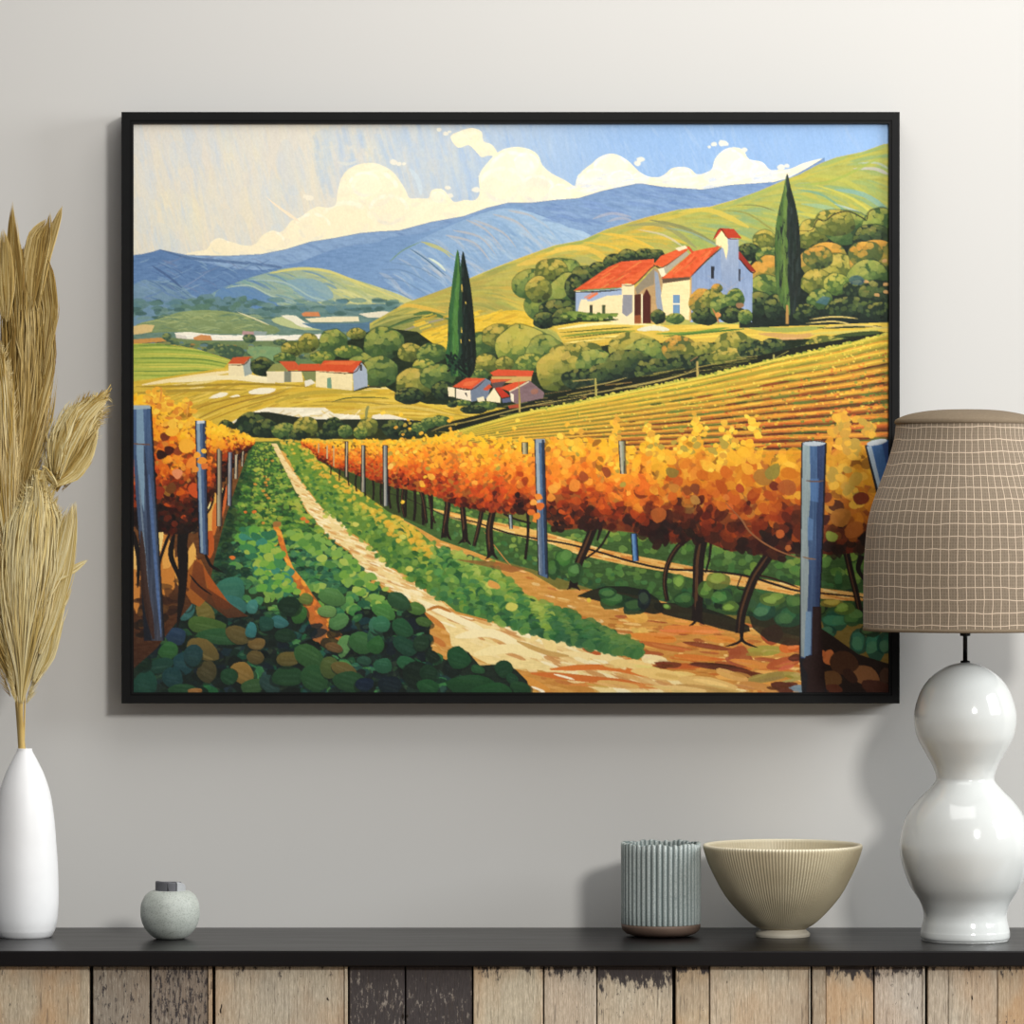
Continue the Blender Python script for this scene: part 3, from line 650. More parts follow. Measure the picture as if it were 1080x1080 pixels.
def paint_house():
    # left wing
    poly([(607, 306), (656, 302), (661, 342), (607, 333)], 'ecd8a4', tex=5)
    poly([(607, 308), (656, 304), (656, 311), (640, 312), (624, 318), (612, 318), (609, 330), (607, 330)], '8fa3c4', alpha=.9); poly([(613, 316), (619, 316), (622, 330), (609, 330)], 'ecd9ac')
    poly([(605, 306.5), (641, 282), (655, 276), (690, 273), (690, 280), (668, 292), (655, 303), (630, 306)], 'd4552a', tex=12, tc=(20, 4))
    for k in range(34):
        px = rng.uniform(615, 672); py = interp([(605, 305), (641, 284), (690, 274)], px)+rng.uniform(1, 20); stroke([(px, py), (px+10, py-6)], rng.uniform(.8, 1.8), ['e8703a', 'c24422', 'd98a42', 'b9542c'][rng.randrange(4)], alpha=.7)
    stroke([(605, 306.8), (630, 305.4), (656, 303.6)], 1.6, '6f8a54'); stroke([(606, 308.2), (630, 307.6), (656, 305.6)], 1.3, '2a2a20')
    poly([(622, 322), (625, 322), (625, 331), (622, 331)], '3a3a2c'); poly([(635, 322), (638.5, 322), (638, 331), (635, 331)], '3f4a2e')
    stroke([(591, 334), (605, 331), (630, 334), (652, 331)], 6, '6f8338'); stroke([(592, 338), (620, 338), (652, 337)], 3, '20301a')
    for k in range(26): blob(rng.uniform(594, 652), rng.uniform(330, 337), 2.6, 1.6, ['7d9040', '54702e', '8e9846', '3d5628'][rng.randrange(4)])
    # porch
    poly([(669, 304), (691, 282), (700, 290), (702, 340), (668, 342)], 'a98b62', 'c29a62', tex=5)
    poly([(670, 304), (690, 282), (690, 300), (680, 304), (672, 311)], '8d8068')
    poly([(656, 300), (669, 299), (669, 342), (652, 341), (655, 330)], 'ecd8a8'); poly([(657, 311), (667, 311), (667, 329), (661, 334), (656, 330)], '8b8a8e')
    poly([(654, 298), (672, 288), (689, 278), (690, 281), (669, 300)], 'da5f2e', tex=8); stroke([(655, 300.5), (669, 300), (690, 280.6), (699, 287)], 1.1, '4a3426')
    poly([(669, 311), (676, 310), (676, 341), (669, 341)], '4a1f12'); poly([(669, 333), (676, 332), (676, 341), (669, 341)], '8c4a26')
    poly([(676, 310), (678, 310), (678, 341), (676.5, 341)], 'e8d9b0'); poly([(678, 341), (678, 312), (682, 304.5), (686, 312), (686.5, 341)], '4c1c12'); poly([(690, 285), (694, 288), (698, 312), (700, 330), (697, 340), (692, 320)], '8f98a4')
    poly([(694, 284), (702, 281), (703, 290), (698, 293)], 'e8dcb8')
    # middle roof and white gable
    poly([(689, 279), (697, 270), (712, 264), (727, 261), (722, 268), (700, 282)], 'd9592a', tex=8); stroke([(689, 279), (699, 282), (724, 265)], 1.1, '5c3a22')
    poly([(700, 283), (724, 265), (727, 268), (710, 282), (702, 289)], 'a9a08a'); poly([(712, 262), (722, 259), (727, 261), (716, 265)], 'e6d6ae')
    # main building
    poly([(700, 293), (728, 292), (728, 338), (700, 332), (697, 312)], 'efdaa2', tex=6); poly([(698, 292), (728, 291), (728, 295), (699, 299)], '5d4a36')
    poly([(710, 311), (717, 311), (717, 332), (710, 332)], '6c8fae'); poly([(710, 320), (717, 320), (717, 321.5), (710, 321.5)], 'e6ddc2')
    poly([(728, 292), (762, 261), (779, 265), (794, 287), (793, 340), (728, 340)], '7f93b2', '93a3bf', tex=7, tc=(3, 20))
    poly([(761, 250), (779, 252), (779, 318), (764, 316), (760, 280)], '9aa6b8', '8496b4', d=(0, 1), tex=6, tc=(3, 20))
    for k in range(14): stroke([(rng.uniform(732, 790), rng.uniform(290, 315)), (rng.uniform(732, 790), rng.uniform(300, 325))], 1.5, ['a8a2a8', '7288ae', 'b09a90'][k % 3], alpha=.25)
    poly([(728, 292), (729.5, 292), (729, 338), (727, 339)], 'c69a58')
    poly([(755, 251), (760, 243), (767, 250), (768, 262), (766, 274), (763, 262), (755, 258)], 'efdca4')
    poly([(697, 294), (714, 280), (731, 265), (745, 262), (761, 259.5), (745, 274), (728, 292), (712, 293)], 'd9582a', tex=12, tc=(8, 8)); stroke([(728, 292.6), (745, 275), (761.5, 261)], 1.5, '3c2a26')
    for k in range(22):
        t = rng.random(); px = 706+t*44; py = 288-t*22+rng.uniform(-3, 4); stroke([(px, py), (px+8, py-7)], 1.1, ['ea7a42', 'bf4422', 'c8672e'][k % 3], alpha=.7)
    poly([(724, 260), (727, 260), (732, 266), (730, 268)], 'c84a26')
    poly([(752, 253), (759, 240.5), (774, 241.5), (782, 251), (768, 251), (761, 243), (755, 251)], 'b9341c'); poly([(761, 241.5), (774, 242), (781, 250), (768, 250.5)], 'b53a1e'); stroke([(752, 253), (759.5, 241), (768, 251.5), (782, 251.6)], 1, '5a2418')
    poly([(779, 266), (780, 265), (797, 286), (792, 287), (779, 273)], '8e2a1c'); stroke([(779, 272), (792, 287), (797, 286)], 1.2, '2e1a16')
    poly([(750, 281), (753.3, 281), (753, 294), (750, 294)], '24262c'); poly([(779, 283.5), (781, 284), (780.5, 297), (779, 296)], '2a2c34')
    # shrubs in front
    for x, y, rx, ry, p in [(694, 334, 8, 8, DK), (712, 336, 10, 6, GR), (740, 318, 14, 14, OR), (752, 315, 12, 10, OL), (744, 334, 16, 9, DK), (762, 324, 14, 13, GR), (775, 316, 10, 12, GR), (772, 332, 16, 9, DK), (786, 334, 8, 8, GR), (756, 304, 6, 5, OR)]:
        tree(x, y, rx, ry, p, out=False)
    stroke([(751, 325), (756, 334), (758, 342)], 1.6, 'b0763c'); blob(757, 332, 3, 3, 'cf8a4a'); blob(780, 322, 4, 3, '8f6a48')

def cypress(tip, L, R, base, light, mid, dark, split=.5):
    P = [tip]+R+[base]+L[::-1]
    poly(P, dark, sm=3)
    CLIP[0] = full(smooth(P, 3))
    ys = [p[1] for p in P]; ya, yb = min(ys), max(ys)
    LL = [(p[1], p[0]) for p in [tip]+L+[base]]; RR = [(p[1], p[0]) for p in [tip]+R+[base]]
    for k in range(420):
        y = rng.uniform(ya, yb); l, r = interp(LL, y), interp(RR, y); t = rng.random(); x = l+(r-l)*t
        c = mid if t < split*.5 else light if t < split+rng.uniform(-.06, .06) else dark
        c = jit(c, 9)
        if t > split and rng.random() < .12: c = mix(dark, '4a5a5a', .4)
        h = rng.uniform(8, 24)
        stroke([(x, y+h*.5), (x+rng.uniform(-.5, .5), y), (x+rng.uniform(-.5, 1.2), y-h*.5)], rng.uniform(1.6, 4), c, w2=1, alpha=.6)
    CLIP[0] = None

def paint_cypresses():
    cypress((830, 183), [(826, 202), (822, 218), (818, 240), (817, 270), (818, 295), (822, 316)], [(834, 198), (839, 216), (843, 240), (845, 280), (844, 308), (839, 328)], (832, 332), '5f7a38', '4a6630', '1a241e', .48)
    poly([(829, 322), (831.5, 322), (832, 342), (828.5, 342)], 'b08446')
    # twin-topped cypress
    cypress((488, 265), [(485, 290), (484, 320), (482, 360), (482, 390)], [(492, 280), (496, 300), (499, 325), (501, 350), (502, 380), (498, 396)], (490, 400), '1f3a2a', '2a4a30', '101a14', .25)
    cypress((482.5, 263), [(478, 290), (475, 315), (473, 330), (472, 360), (470, 378)], [(486, 285), (487, 320), (486, 350), (487, 380), (488, 394)], (478, 396), '4c7a38', '2f5a2e', '1c3a22', .75)
    for k in range(26): stroke([(rng.uniform(470, 500), rng.uniform(385, 400)), (rng.uniform(470, 500), rng.uniform(370, 385))], 2, ['12201a', '1f3f28', '0e1612'][k % 3])
    for x, y, h in [(486.5, 345, 6), (487, 300, 8), (486, 358, 4), (495, 358, 2), (491, 318, 3)]: stroke([(x, y), (x+.4, y+h)], 1, 'd6b650')

def paint_farm2():
    poly([(472, 408), (480, 409), (480, 419), (473, 418)], 'efdfb6'); poly([(481, 409), (496, 411), (497, 423), (481, 420)], 'ecdcc0'); poly([(496, 411), (512, 399), (518, 402), (515, 420), (497, 424)], '6f7a8a')
    poly([(477, 408), (492, 398.5), (512, 399), (497, 410.5)], 'd4532c'); poly([(490, 403), (505, 401), (498, 407), (488, 407)], 'e06a3a'); stroke([(477, 408.5), (497, 411), (512, 400)], 1, '4a2620'); poly([(490, 415), (492, 414), (493, 419)], '3c3430')
    poly([(517, 393), (525, 389.5), (563, 391), (561, 397), (520, 396.5)], 'd2502c'); poly([(518, 397), (561, 397), (560, 402), (540, 404), (519, 404)], 'c9a25c'); poly([(517, 400), (540, 400), (530, 405), (519, 406)], 'cc5830'); poly([(509, 411), (516, 405), (519, 408), (514, 412)], 'c8502e')
    poly([(519, 404), (534, 402), (528, 410), (520, 412)], '5a4a48'); poly([(527, 409), (543, 403), (556, 402), (537, 413)], 'd5502a'); poly([(537, 413), (558, 401), (574, 414), (573, 420), (545, 426), (540, 424)], '7d6466', tex=6)
    stroke([(537, 413.4), (558, 402.4)], 1.3, 'e2cfa6'); poly([(513, 420), (521, 409), (528, 420), (528, 425), (513, 423)], 'f0e0b4'); poly([(522, 409.5), (527, 408), (538, 418), (529, 420)], 'b8321c'); poly([(538, 414), (542, 416), (542, 424), (539, 423)], 'eadcc0')
    poly([(529, 421), (538, 419), (539, 424), (530, 425)], '59607a'); poly([(503, 420), (510, 418), (512, 424), (504, 424)], 'e9dcb4'); poly([(536, 428), (548, 426), (547, 430), (537, 431)], 'a8492e'); blob(564, 413, 4, 3, 'a86a4c', alpha=.6)
    for x, y, rx, ry, p in [(488, 425, 9, 3.5, GR), (512, 428, 12, 5, GR), (500, 432, 14, 5, DK), (477, 426, 6, 4, DK)]: tree(x, y, rx, ry, p, n=24, out=False)
    poly([(547, 397), (549, 422), (549, 434), (547, 434)], 'a08c48'); poly([(547, 422), (549, 422), (549, 435), (547, 435)], 'b0984c')

def paint_hedges():
    stroke([(240, 455), (270, 440), (330, 448), (400, 448), (450, 450), (480, 452)], 12, '20281a')
    stroke([(250, 458), (300, 456), (400, 458), (470, 458)], 12, '2a3016')
    for x, y, rx, ry, p in [(238, 449, 8, 6, DK), (265, 448, 17, 13, DK), (280, 452, 14, 10, DK), (300, 455, 14, 9, GR), (322, 450, 13, 11, OL), (314, 459, 10, 6, DK), (352, 449, 11, 9, DK), (364, 455, 8, 7, GR), (345, 458, 12, 6, DK), (388, 450, 11, 10, OL), (380, 456, 8, 7, YG),
                            (416, 452, 14, 10, DK), (442, 452, 9, 7, GR), (452, 446, 8, 6, GR), (464, 444, 12, 6, GR), (430, 458, 10, 5, DK)]:
        tree(x, y, rx, ry, p, n=50, out=False)
    stroke([(386, 442), (387, 432), (389, 428)], 3, '8a8a50'); stroke([(455, 455), (470, 449), (498, 444)], 1.4, '8a7a40')

TOP = [(470, 458), (481, 454), (545, 436), (597, 426), (660, 413), (743, 396), (827, 376), (882, 365), (940, 350)]
def paint_vineyard_slope():
    P = TOP+[(940, 520), (470, 520)]
    poly(P, 'd2a634', 'c2752a', d=(.4, .9), tex=10)
    CLIP[0] = full(P)
    # fanning rows
    N = 14
    for i in range(N):
        f = i/(N-1.0)
        def yy(x): return interp(TOP, x)*(1-f)+(476+(x-480)*.004)*f
        for kind in (0, 1, 2, 3):
            x = 466.0
            while x < 936:
                L = rng.uniform(16, 52); g = (x-470)/466
                off = kind*(1.1+5.6*g)*.27
                warm = max(0, min(1, f*1.35*(g+.30)-.05+rng.uniform(-.10, .10)))
                if kind == 0: c = mix(['efc640', 'f4d150', 'e6c03c', 'dcc248'][rng.randrange(4)], ['e08c30', 'd9762c', 'eaa63a'][rng.randrange(3)], warm)
                elif kind == 1: c = mix(['d9b438', 'e6c040', 'cfa634', 'c6b23c'][rng.randrange(4)], ['c2622a', 'a8642a', 'd08430', 'b4521e'][rng.randrange(4)], warm)
                elif kind == 2: c = mix(['b4a636', 'c4aa38', 'a39c34', 'bda03a'][rng.randrange(4)], ['8a3c1a', '7a5a24', '9a4a1e', '6e7430'][rng.randrange(4)], warm)
                else: c = mix(['8a8830', '97922f', 'b09a34', '7f8a34'][rng.randrange(4)], ['4c2414', '5a3a1a', '6a2a14', '4f6028'][rng.randrange(4)], warm*1.2 if warm < .8 else 1)
                y = yy(x)+off
                stroke([(x, y), (x+L*.5, yy(x+L*.5)+off+rng.uniform(-.3, .3)), (x+L, yy(x+L)+off)], (1.1+2.5*g)*rng.uniform(.6, 1.15)*(1 if kind < 3 else .75), c, alpha=.9)
                x += L*.72
    for k in range(800):       # leafy dabs on the rows
        px = 500+436*math.sqrt(rng.random()); py = interp(TOP, px)+rng.uniform(2, 95); g = (px-470)/466; f = min(1, (py-interp(TOP, px))/90)
        if py > 480: continue
        c = ['e8b83a', 'd9762c', '8a9438', 'b04a20', 'f0c850', '6c7c30', 'e08e30'][rng.randrange(7)] if f*g > .22 else ['d8c048', 'b8b040', 'ecd058', '9ca03c'][rng.randrange(4)]
        blob(px, py, rng.uniform(.8, 1.2+1.8*f*g), rng.uniform(.6, 1+1.1*f*g), c, a=-.2, alpha=.85)
    for k in range(260):
        px = 640+296*math.sqrt(rng.random()); f = rng.randrange(3, N)/(N-1.0); L = rng.uniform(6, 34)
        yb = lambda x: interp(TOP, x)*(1-f)+(476+(x-480)*.004)*f+3.4
        c = ['4a2412', '6a2c14', '5c7430', '7a3a18', '3c4a1e', '8a4018'][rng.randrange(6)]
        stroke([(px, yb(px)), (px+L*.5, yb(px+L*.5)), (px+L, yb(px+L))], rng.uniform(1, 2.8), c, alpha=.75)
    stroke(TOP, 1.5, 'b9b848'); stroke([(x, y+2) for x, y in TOP], 2, 'dac44c')
    CLIP[0] = None
    for k in range(150):
        px = rng.uniform(560, 936); blob(px, interp(TOP, px)+rng.uniform(-1, 1), rng.uniform(1, 2.4), 1.1, ['b5ac48', '8f9838', 'd0c050'][rng.randrange(3)])

def paint_ground():
    P = [(141, 470), (268, 466), (320, 464), (400, 505), (560, 540), (700, 560), (937, 570), (940, 735), (141, 735)]
    poly(P, '56702f', '8a6a2e', d=(.2, .98), tex=6)
    # ------- green verge behind the vines with the second path
    V = [(330, 470), (400, 508), (455, 520), (520, 545), (600, 556), (700, 565), (937, 570), (937, 660), (760, 648), (680, 640), (560, 600), (470, 576), (410, 540)]
    poly(V, '52712f', '2c4a26', tex=8)
    F = full(V)
    CLIP[0] = F
    for k in range(700):
        px = rng.uniform(380, 937); ytop = interp([(380, 505), (455, 520), (520, 545), (600, 556), (937, 574)], px); py = ytop+rng.random()*interp([(380, 20), (520, 50), (700, 80), (937, 90)], px)
        g = (px-380)/557; r = 1.5+5*g
        up = (py-ytop)/80+(vnoise(px/(6+16*g), py/(5+9*g))-.5)*.7
        c = ramp([(0, ['8aa044', '76933c', '5d8438'][rng.randrange(3)]), (.55, ['4f7c38', '3d6c38'][rng.randrange(2)]), (1, ['1f3a22', '16281a', '2c5c3e'][rng.randrange(3)])], up)
        blob(px, py, r*rng.uniform(.6, 1.1), r*rng.uniform(.5, 1), jit(c, 9), alpha=.9)
    path2 = [(455, 536), (480, 541), (501, 547), (525, 551), (556, 557), (577, 562), (608, 571), (640, 580), (660, 584), (702, 592), (743, 600), (785, 607), (843, 618), (880, 622), (911, 626), (937, 628), (937, 636), (911, 634), (880, 633), (843, 629), (799, 621), (743, 613), (702, 603), (660, 596), (610, 585), (582, 574), (535, 563), (501, 554), (470, 545)]
    poly(path2, 'e6b65e', 'e8b060', sm=1, tex=10)
    CLIP[0] = full(path2)
    for k in range(120):
        px = rng.uniform(455, 937); py = interp([(455, 538), (608, 577), (743, 606), (937, 632)], px)+rng.uniform(-6, 6)
        stroke([(px, py), (px+14, py+3)], rng.uniform(1, 2.5), ['f3d48c', 'd98f3c', 'f0c878', 'cf7f38'][rng.randrange(4)], alpha=.8)
    CLIP[0] = None
    # ------- tan soil under the right-hand vines and at the front
    S = [(294, 474), (330, 490), (360, 505), (400, 535), (440, 556), (465, 570), (500, 582), (520, 590), (560, 604), (590, 622), (640, 622), (690, 632), (760, 650), (845, 672), (900, 700), (937, 720), (937, 735), (430, 735), (440, 690), (390, 620), (330, 560)]
    poly(S, 'd8a04a', 'c98a3c', sm=1, tex=10, tc=(24, 4))
    SF = full(S); CLIP[0] = SF
    for k in range(1500):
        py = 560+175*rng.random(); px = rng.uniform(400, 937)
        g = (py-560)/175; L = rng.uniform(4, 10+24*g)
        if px > 640 and py > 640: pal = ['d98a3a', 'c96f2c', 'e7ad55', 'a8562a', 'f0c878', 'b8702e', 'e09a44']
        elif px > 500: pal = ['dba552', 'c8883e', 'edc882', 'bb6e30', 'e0ad5a', 'd39548', 'f0d498']
        else: pal = ['dca558', 'e8bd74', 'c98a42', 'd99a48']
        sl = .22 if px < 640 else .1
        stroke([(px, py), (px+L*.5, py+L*sl*.5), (px+L, py+L*sl)], rng.uniform(1.4, 2+3.5*g), jit(pal[rng.randrange(7) % len(pal)], 8), alpha=.85)
    CLIP[0] = None
    # ------- main pale path
    A = [(286, 468), (292, 468), (301, 485), (312, 501), (327, 521), (340, 537), (364, 547), (369, 563), (395, 579), (411, 599), (434, 612), (448, 624), (463, 632), (481, 648), (504, 653), (535, 661), (571, 671), (608, 677), (640, 687), (670, 700), (720, 716), (790, 728), (760, 732), (640, 732), (600, 716), (571, 707), (540, 705), (514, 700), (495, 690), (476, 681), (474, 668), (450, 646), (430, 632), (416, 624), (395, 612), (379, 597), (369, 581), (346, 566), (325, 540), (312, 519), (299, 493)]
    poly(A, 'ecd090', 'f1d894', sm=1, tex=8)
    CLIP[0] = full(A)
    for k in range(520):
        t = rng.random(); py = 470+260*t**.8; px = interp([(468, 289), (500, 305), (540, 332), (565, 355), (600, 395), (640, 465), (660, 505), (690, 580), (730, 720)], py)+rng.gauss(0, 3+28*t)
        L = 3+20*t*rng.uniform(.6, 1.4)
        stroke([(px, py), (px+L*.5, py+L*.16), (px+L, py+L*.36)], (1+4.5*t)*rng.uniform(.5, 1), ['f8e6b4', 'f4dca0', 'e2b874', 'd9a45c', 'fbeec4', 'eccb88', 'c98e50'][rng.randrange(7)], alpha=.85)
    CLIP[0] = None
    for (a, w, c) in [([(480, 672), (520, 668), (560, 690)], 9, 'f9e7b2'), ([(500, 690), (540, 684), (572, 694)], 10, 'f7e2a4'), ([(440, 632), (480, 652), (510, 664)], 7, 'f8e8b8'), ([(560, 676), (572, 666), (580, 680), (586, 692)], 12, 'f2d68e'),
                      ([(545, 676), (575, 688), (600, 692)], 5, 'c9a05a'), ([(630, 684), (640, 676), (650, 690)], 9, 'fae6b0'), ([(590, 688), (640, 694), (680, 704)], 6, 'f6dc9c'), ([(500, 704), (540, 714), (580, 728)], 11, 'd9943e'), ([(470, 712), (500, 724), (520, 732)], 12, 'd28a3a'),
                      ([(430, 640), (455, 652), (470, 664)], 5, 'c97f36'), ([(440, 664), (456, 672), (472, 684)], 10, 'cf9448'), ([(452, 672), (462, 676), (470, 682)], 6, 'c27634'), ([(450, 644), (462, 640), (476, 646)], 3, 'b8742e'),
                      ([(560, 710), (620, 716), (680, 722)], 7, 'cf6f2c'), ([(580, 706), (640, 704), (700, 716)], 6, 'd9782e'), ([(600, 722), (660, 722), (700, 726)], 5, 'd98a40'), ([(584, 711), (596, 714), (606, 717)], 2.2, 'fff0cc'), ([(560, 724), (568, 727), (576, 730)], 2.2, 'fff0d0'), ([(648, 704), (654, 700), (660, 706)], 7, 'f3d898'),
                      ([(614, 684), (626, 688), (634, 690)], 4, 'b85a28'), ([(510, 560), (540, 598), (560, 606)], 1, 'c98440')]:
        stroke(a, w, c)
    # big leaf-litter strokes, lower right
    R = [(665, 700, 24, 5, 'f0d084', .1), (700, 712, 30, 6, 'eec878', .15), (690, 695, 16, 5, 'f4dca0', .1), (745, 722, 34, 7, 'e2b86c', .2), (720, 702, 26, 3, 'c25f24', .05), (705, 701, 14, 3.5, '7a3a1c', .1), (762, 704, 30, 3.6, '5a2a16', .12), (740, 694, 28, 3, 'd67a2e', .1),
         (676, 668, 8, 7, 'e8ba5e', .3), (690, 672, 22, 5, 'e08a34', .1), (730, 664, 34, 5, 'e0853a', .05), (700, 682, 26, 3.5, 'c06a2c', .2), (760, 674, 18, 4, 'e2923c', .1), (720, 656, 16, 4, 'dd9a40', .1), (672, 650, 12, 6, 'e8b050', .3), (688, 644, 14, 4, 'd0863a', .2), (750, 682, 26, 3, '8a4420', .15),
         (780, 692, 14, 10, 'a4542a', .2), (813, 669, 13, 10, 'a44a22', .1), (806, 686, 17, 6.5, 'a89a40', 0), (832, 682, 12, 7, 'd8702c', -.2), (790, 700, 20, 4, 'd98a3c', .2), (826, 700, 20, 6, 'b4582a', -.25), (796, 712, 26, 4, '6a3018', .2), (840, 694, 10, 4, '5a2814', 0),
         (815, 714, 24, 5, '9a8440', -.2), (836, 712, 10, 4, 'a89448', .2), (770, 712, 18, 5, 'd9a45a', .3), (800, 724, 22, 4, 'c88a44', .2), (826, 724, 14, 5, '5c2c18', .1), (842, 726, 9, 4, '7c8c94', .1), (750, 728, 40, 4, 'c79a54', .15), (650, 722, 26, 4, 'e0b060', .15), (720, 727, 30, 3, 'e8c27a', .1)]
    for x, y, rx, ry, c, a in R:
        blob(x, y, rx, ry, c, a=a, w=.22, n=7)
        for q in range(3): blob(x+rng.uniform(-.8, .8)*rx, y+rng.uniform(-.8, .8)*ry, rx*.5, ry*.35, jit(c, 22), a=a, w=.25, n=6, alpha=.8)
    # ------- green rows: right of the path
    G2 = [(296, 467), (322, 466), (335, 485), (361, 503), (385, 520), (413, 542), (442, 560), (463, 579), (486, 588), (520, 596), (538, 611), (553, 630), (577, 640), (613, 653), (649, 671), (675, 683), (672, 690), (640, 686), (608, 679), (571, 668), (535, 659), (504, 651), (481, 645), (463, 630), (434, 610), (411, 597), (395, 577), (369, 561), (358, 548), (340, 536), (327, 519), (312, 499)]
    poly(G2, '74912f', '3f6c34', tex=6)
    CF = full(G2)
    lo = [(296, 467), (312, 499), (340, 536), (369, 561), (411, 597), (463, 630), (535, 659), (608, 679), (672, 690)]
    hi = [(296, 466), (322, 466), (335, 485), (361, 503), (413, 542), (463, 579), (520, 596), (553, 630), (613, 653), (675, 683)]
    pts = []
    for k in range(1500):
        px = rng.uniform(296, 674); a, b = interp(hi, px), interp(lo, px); t = rng.uniform(-.03, 1.03); pts.append((a+(b-a)*t, px, t))
    pts.sort()
    for py, px, t in pts:
        g = (px-296)/378; r = 1.5+5.6*g
        cell = 5+17*g
        q = vnoise(px/cell+9, py/(cell*.7)+5)+rng.gauss(0, .12)
        if g < .42:
            c = ramp([(.1, ['3a6a30', '2c5a2a'][rng.randrange(2)]), (.42, ['6b9138', '5d8a34'][rng.randrange(2)]), (.7, ['a3ad3c', '92a43a'][rng.randrange(2)]), (1, 'c4b844')], q-(t-.4)*.25)
            if t < .34+rng.uniform(-.12, .1): c = ['e6b63a', 'dca832', 'd9b23c', 'c9b03c'][rng.randrange(4)]
        else: c = ramp([(.1, ['1f4c2c', '2a5a34'][rng.randrange(2)]), (.42, ['3f7840', '4a823c'][rng.randrange(2)]), (.7, ['789a3c', '6c9440'][rng.randrange(2)]), (1, 'a0b04a')], q-(t-.4)*.35)
        if g > .75: c = mix(c, '2a5a38', .45)
        if rng.random() < .03: c = '24502c'
        blob(px, py, r*rng.uniform(.6, 1.35), r*rng.uniform(.5, .95), jit(c, 10), a=rng.uniform(-.6, .6), alpha=.85, n=6, w=.26)
    for x, y, r in [(375, 553, 3), (343, 545, 2.4), (403, 590, 3), (432, 600, 3.5), (425, 566, 3), (519, 617, 5), (540, 640, 5)]: blob(x, y, r*1.2, r*.9, 'c9c45a')
    blob(521, 617, 8, 4, 'd89a48', a=.5)

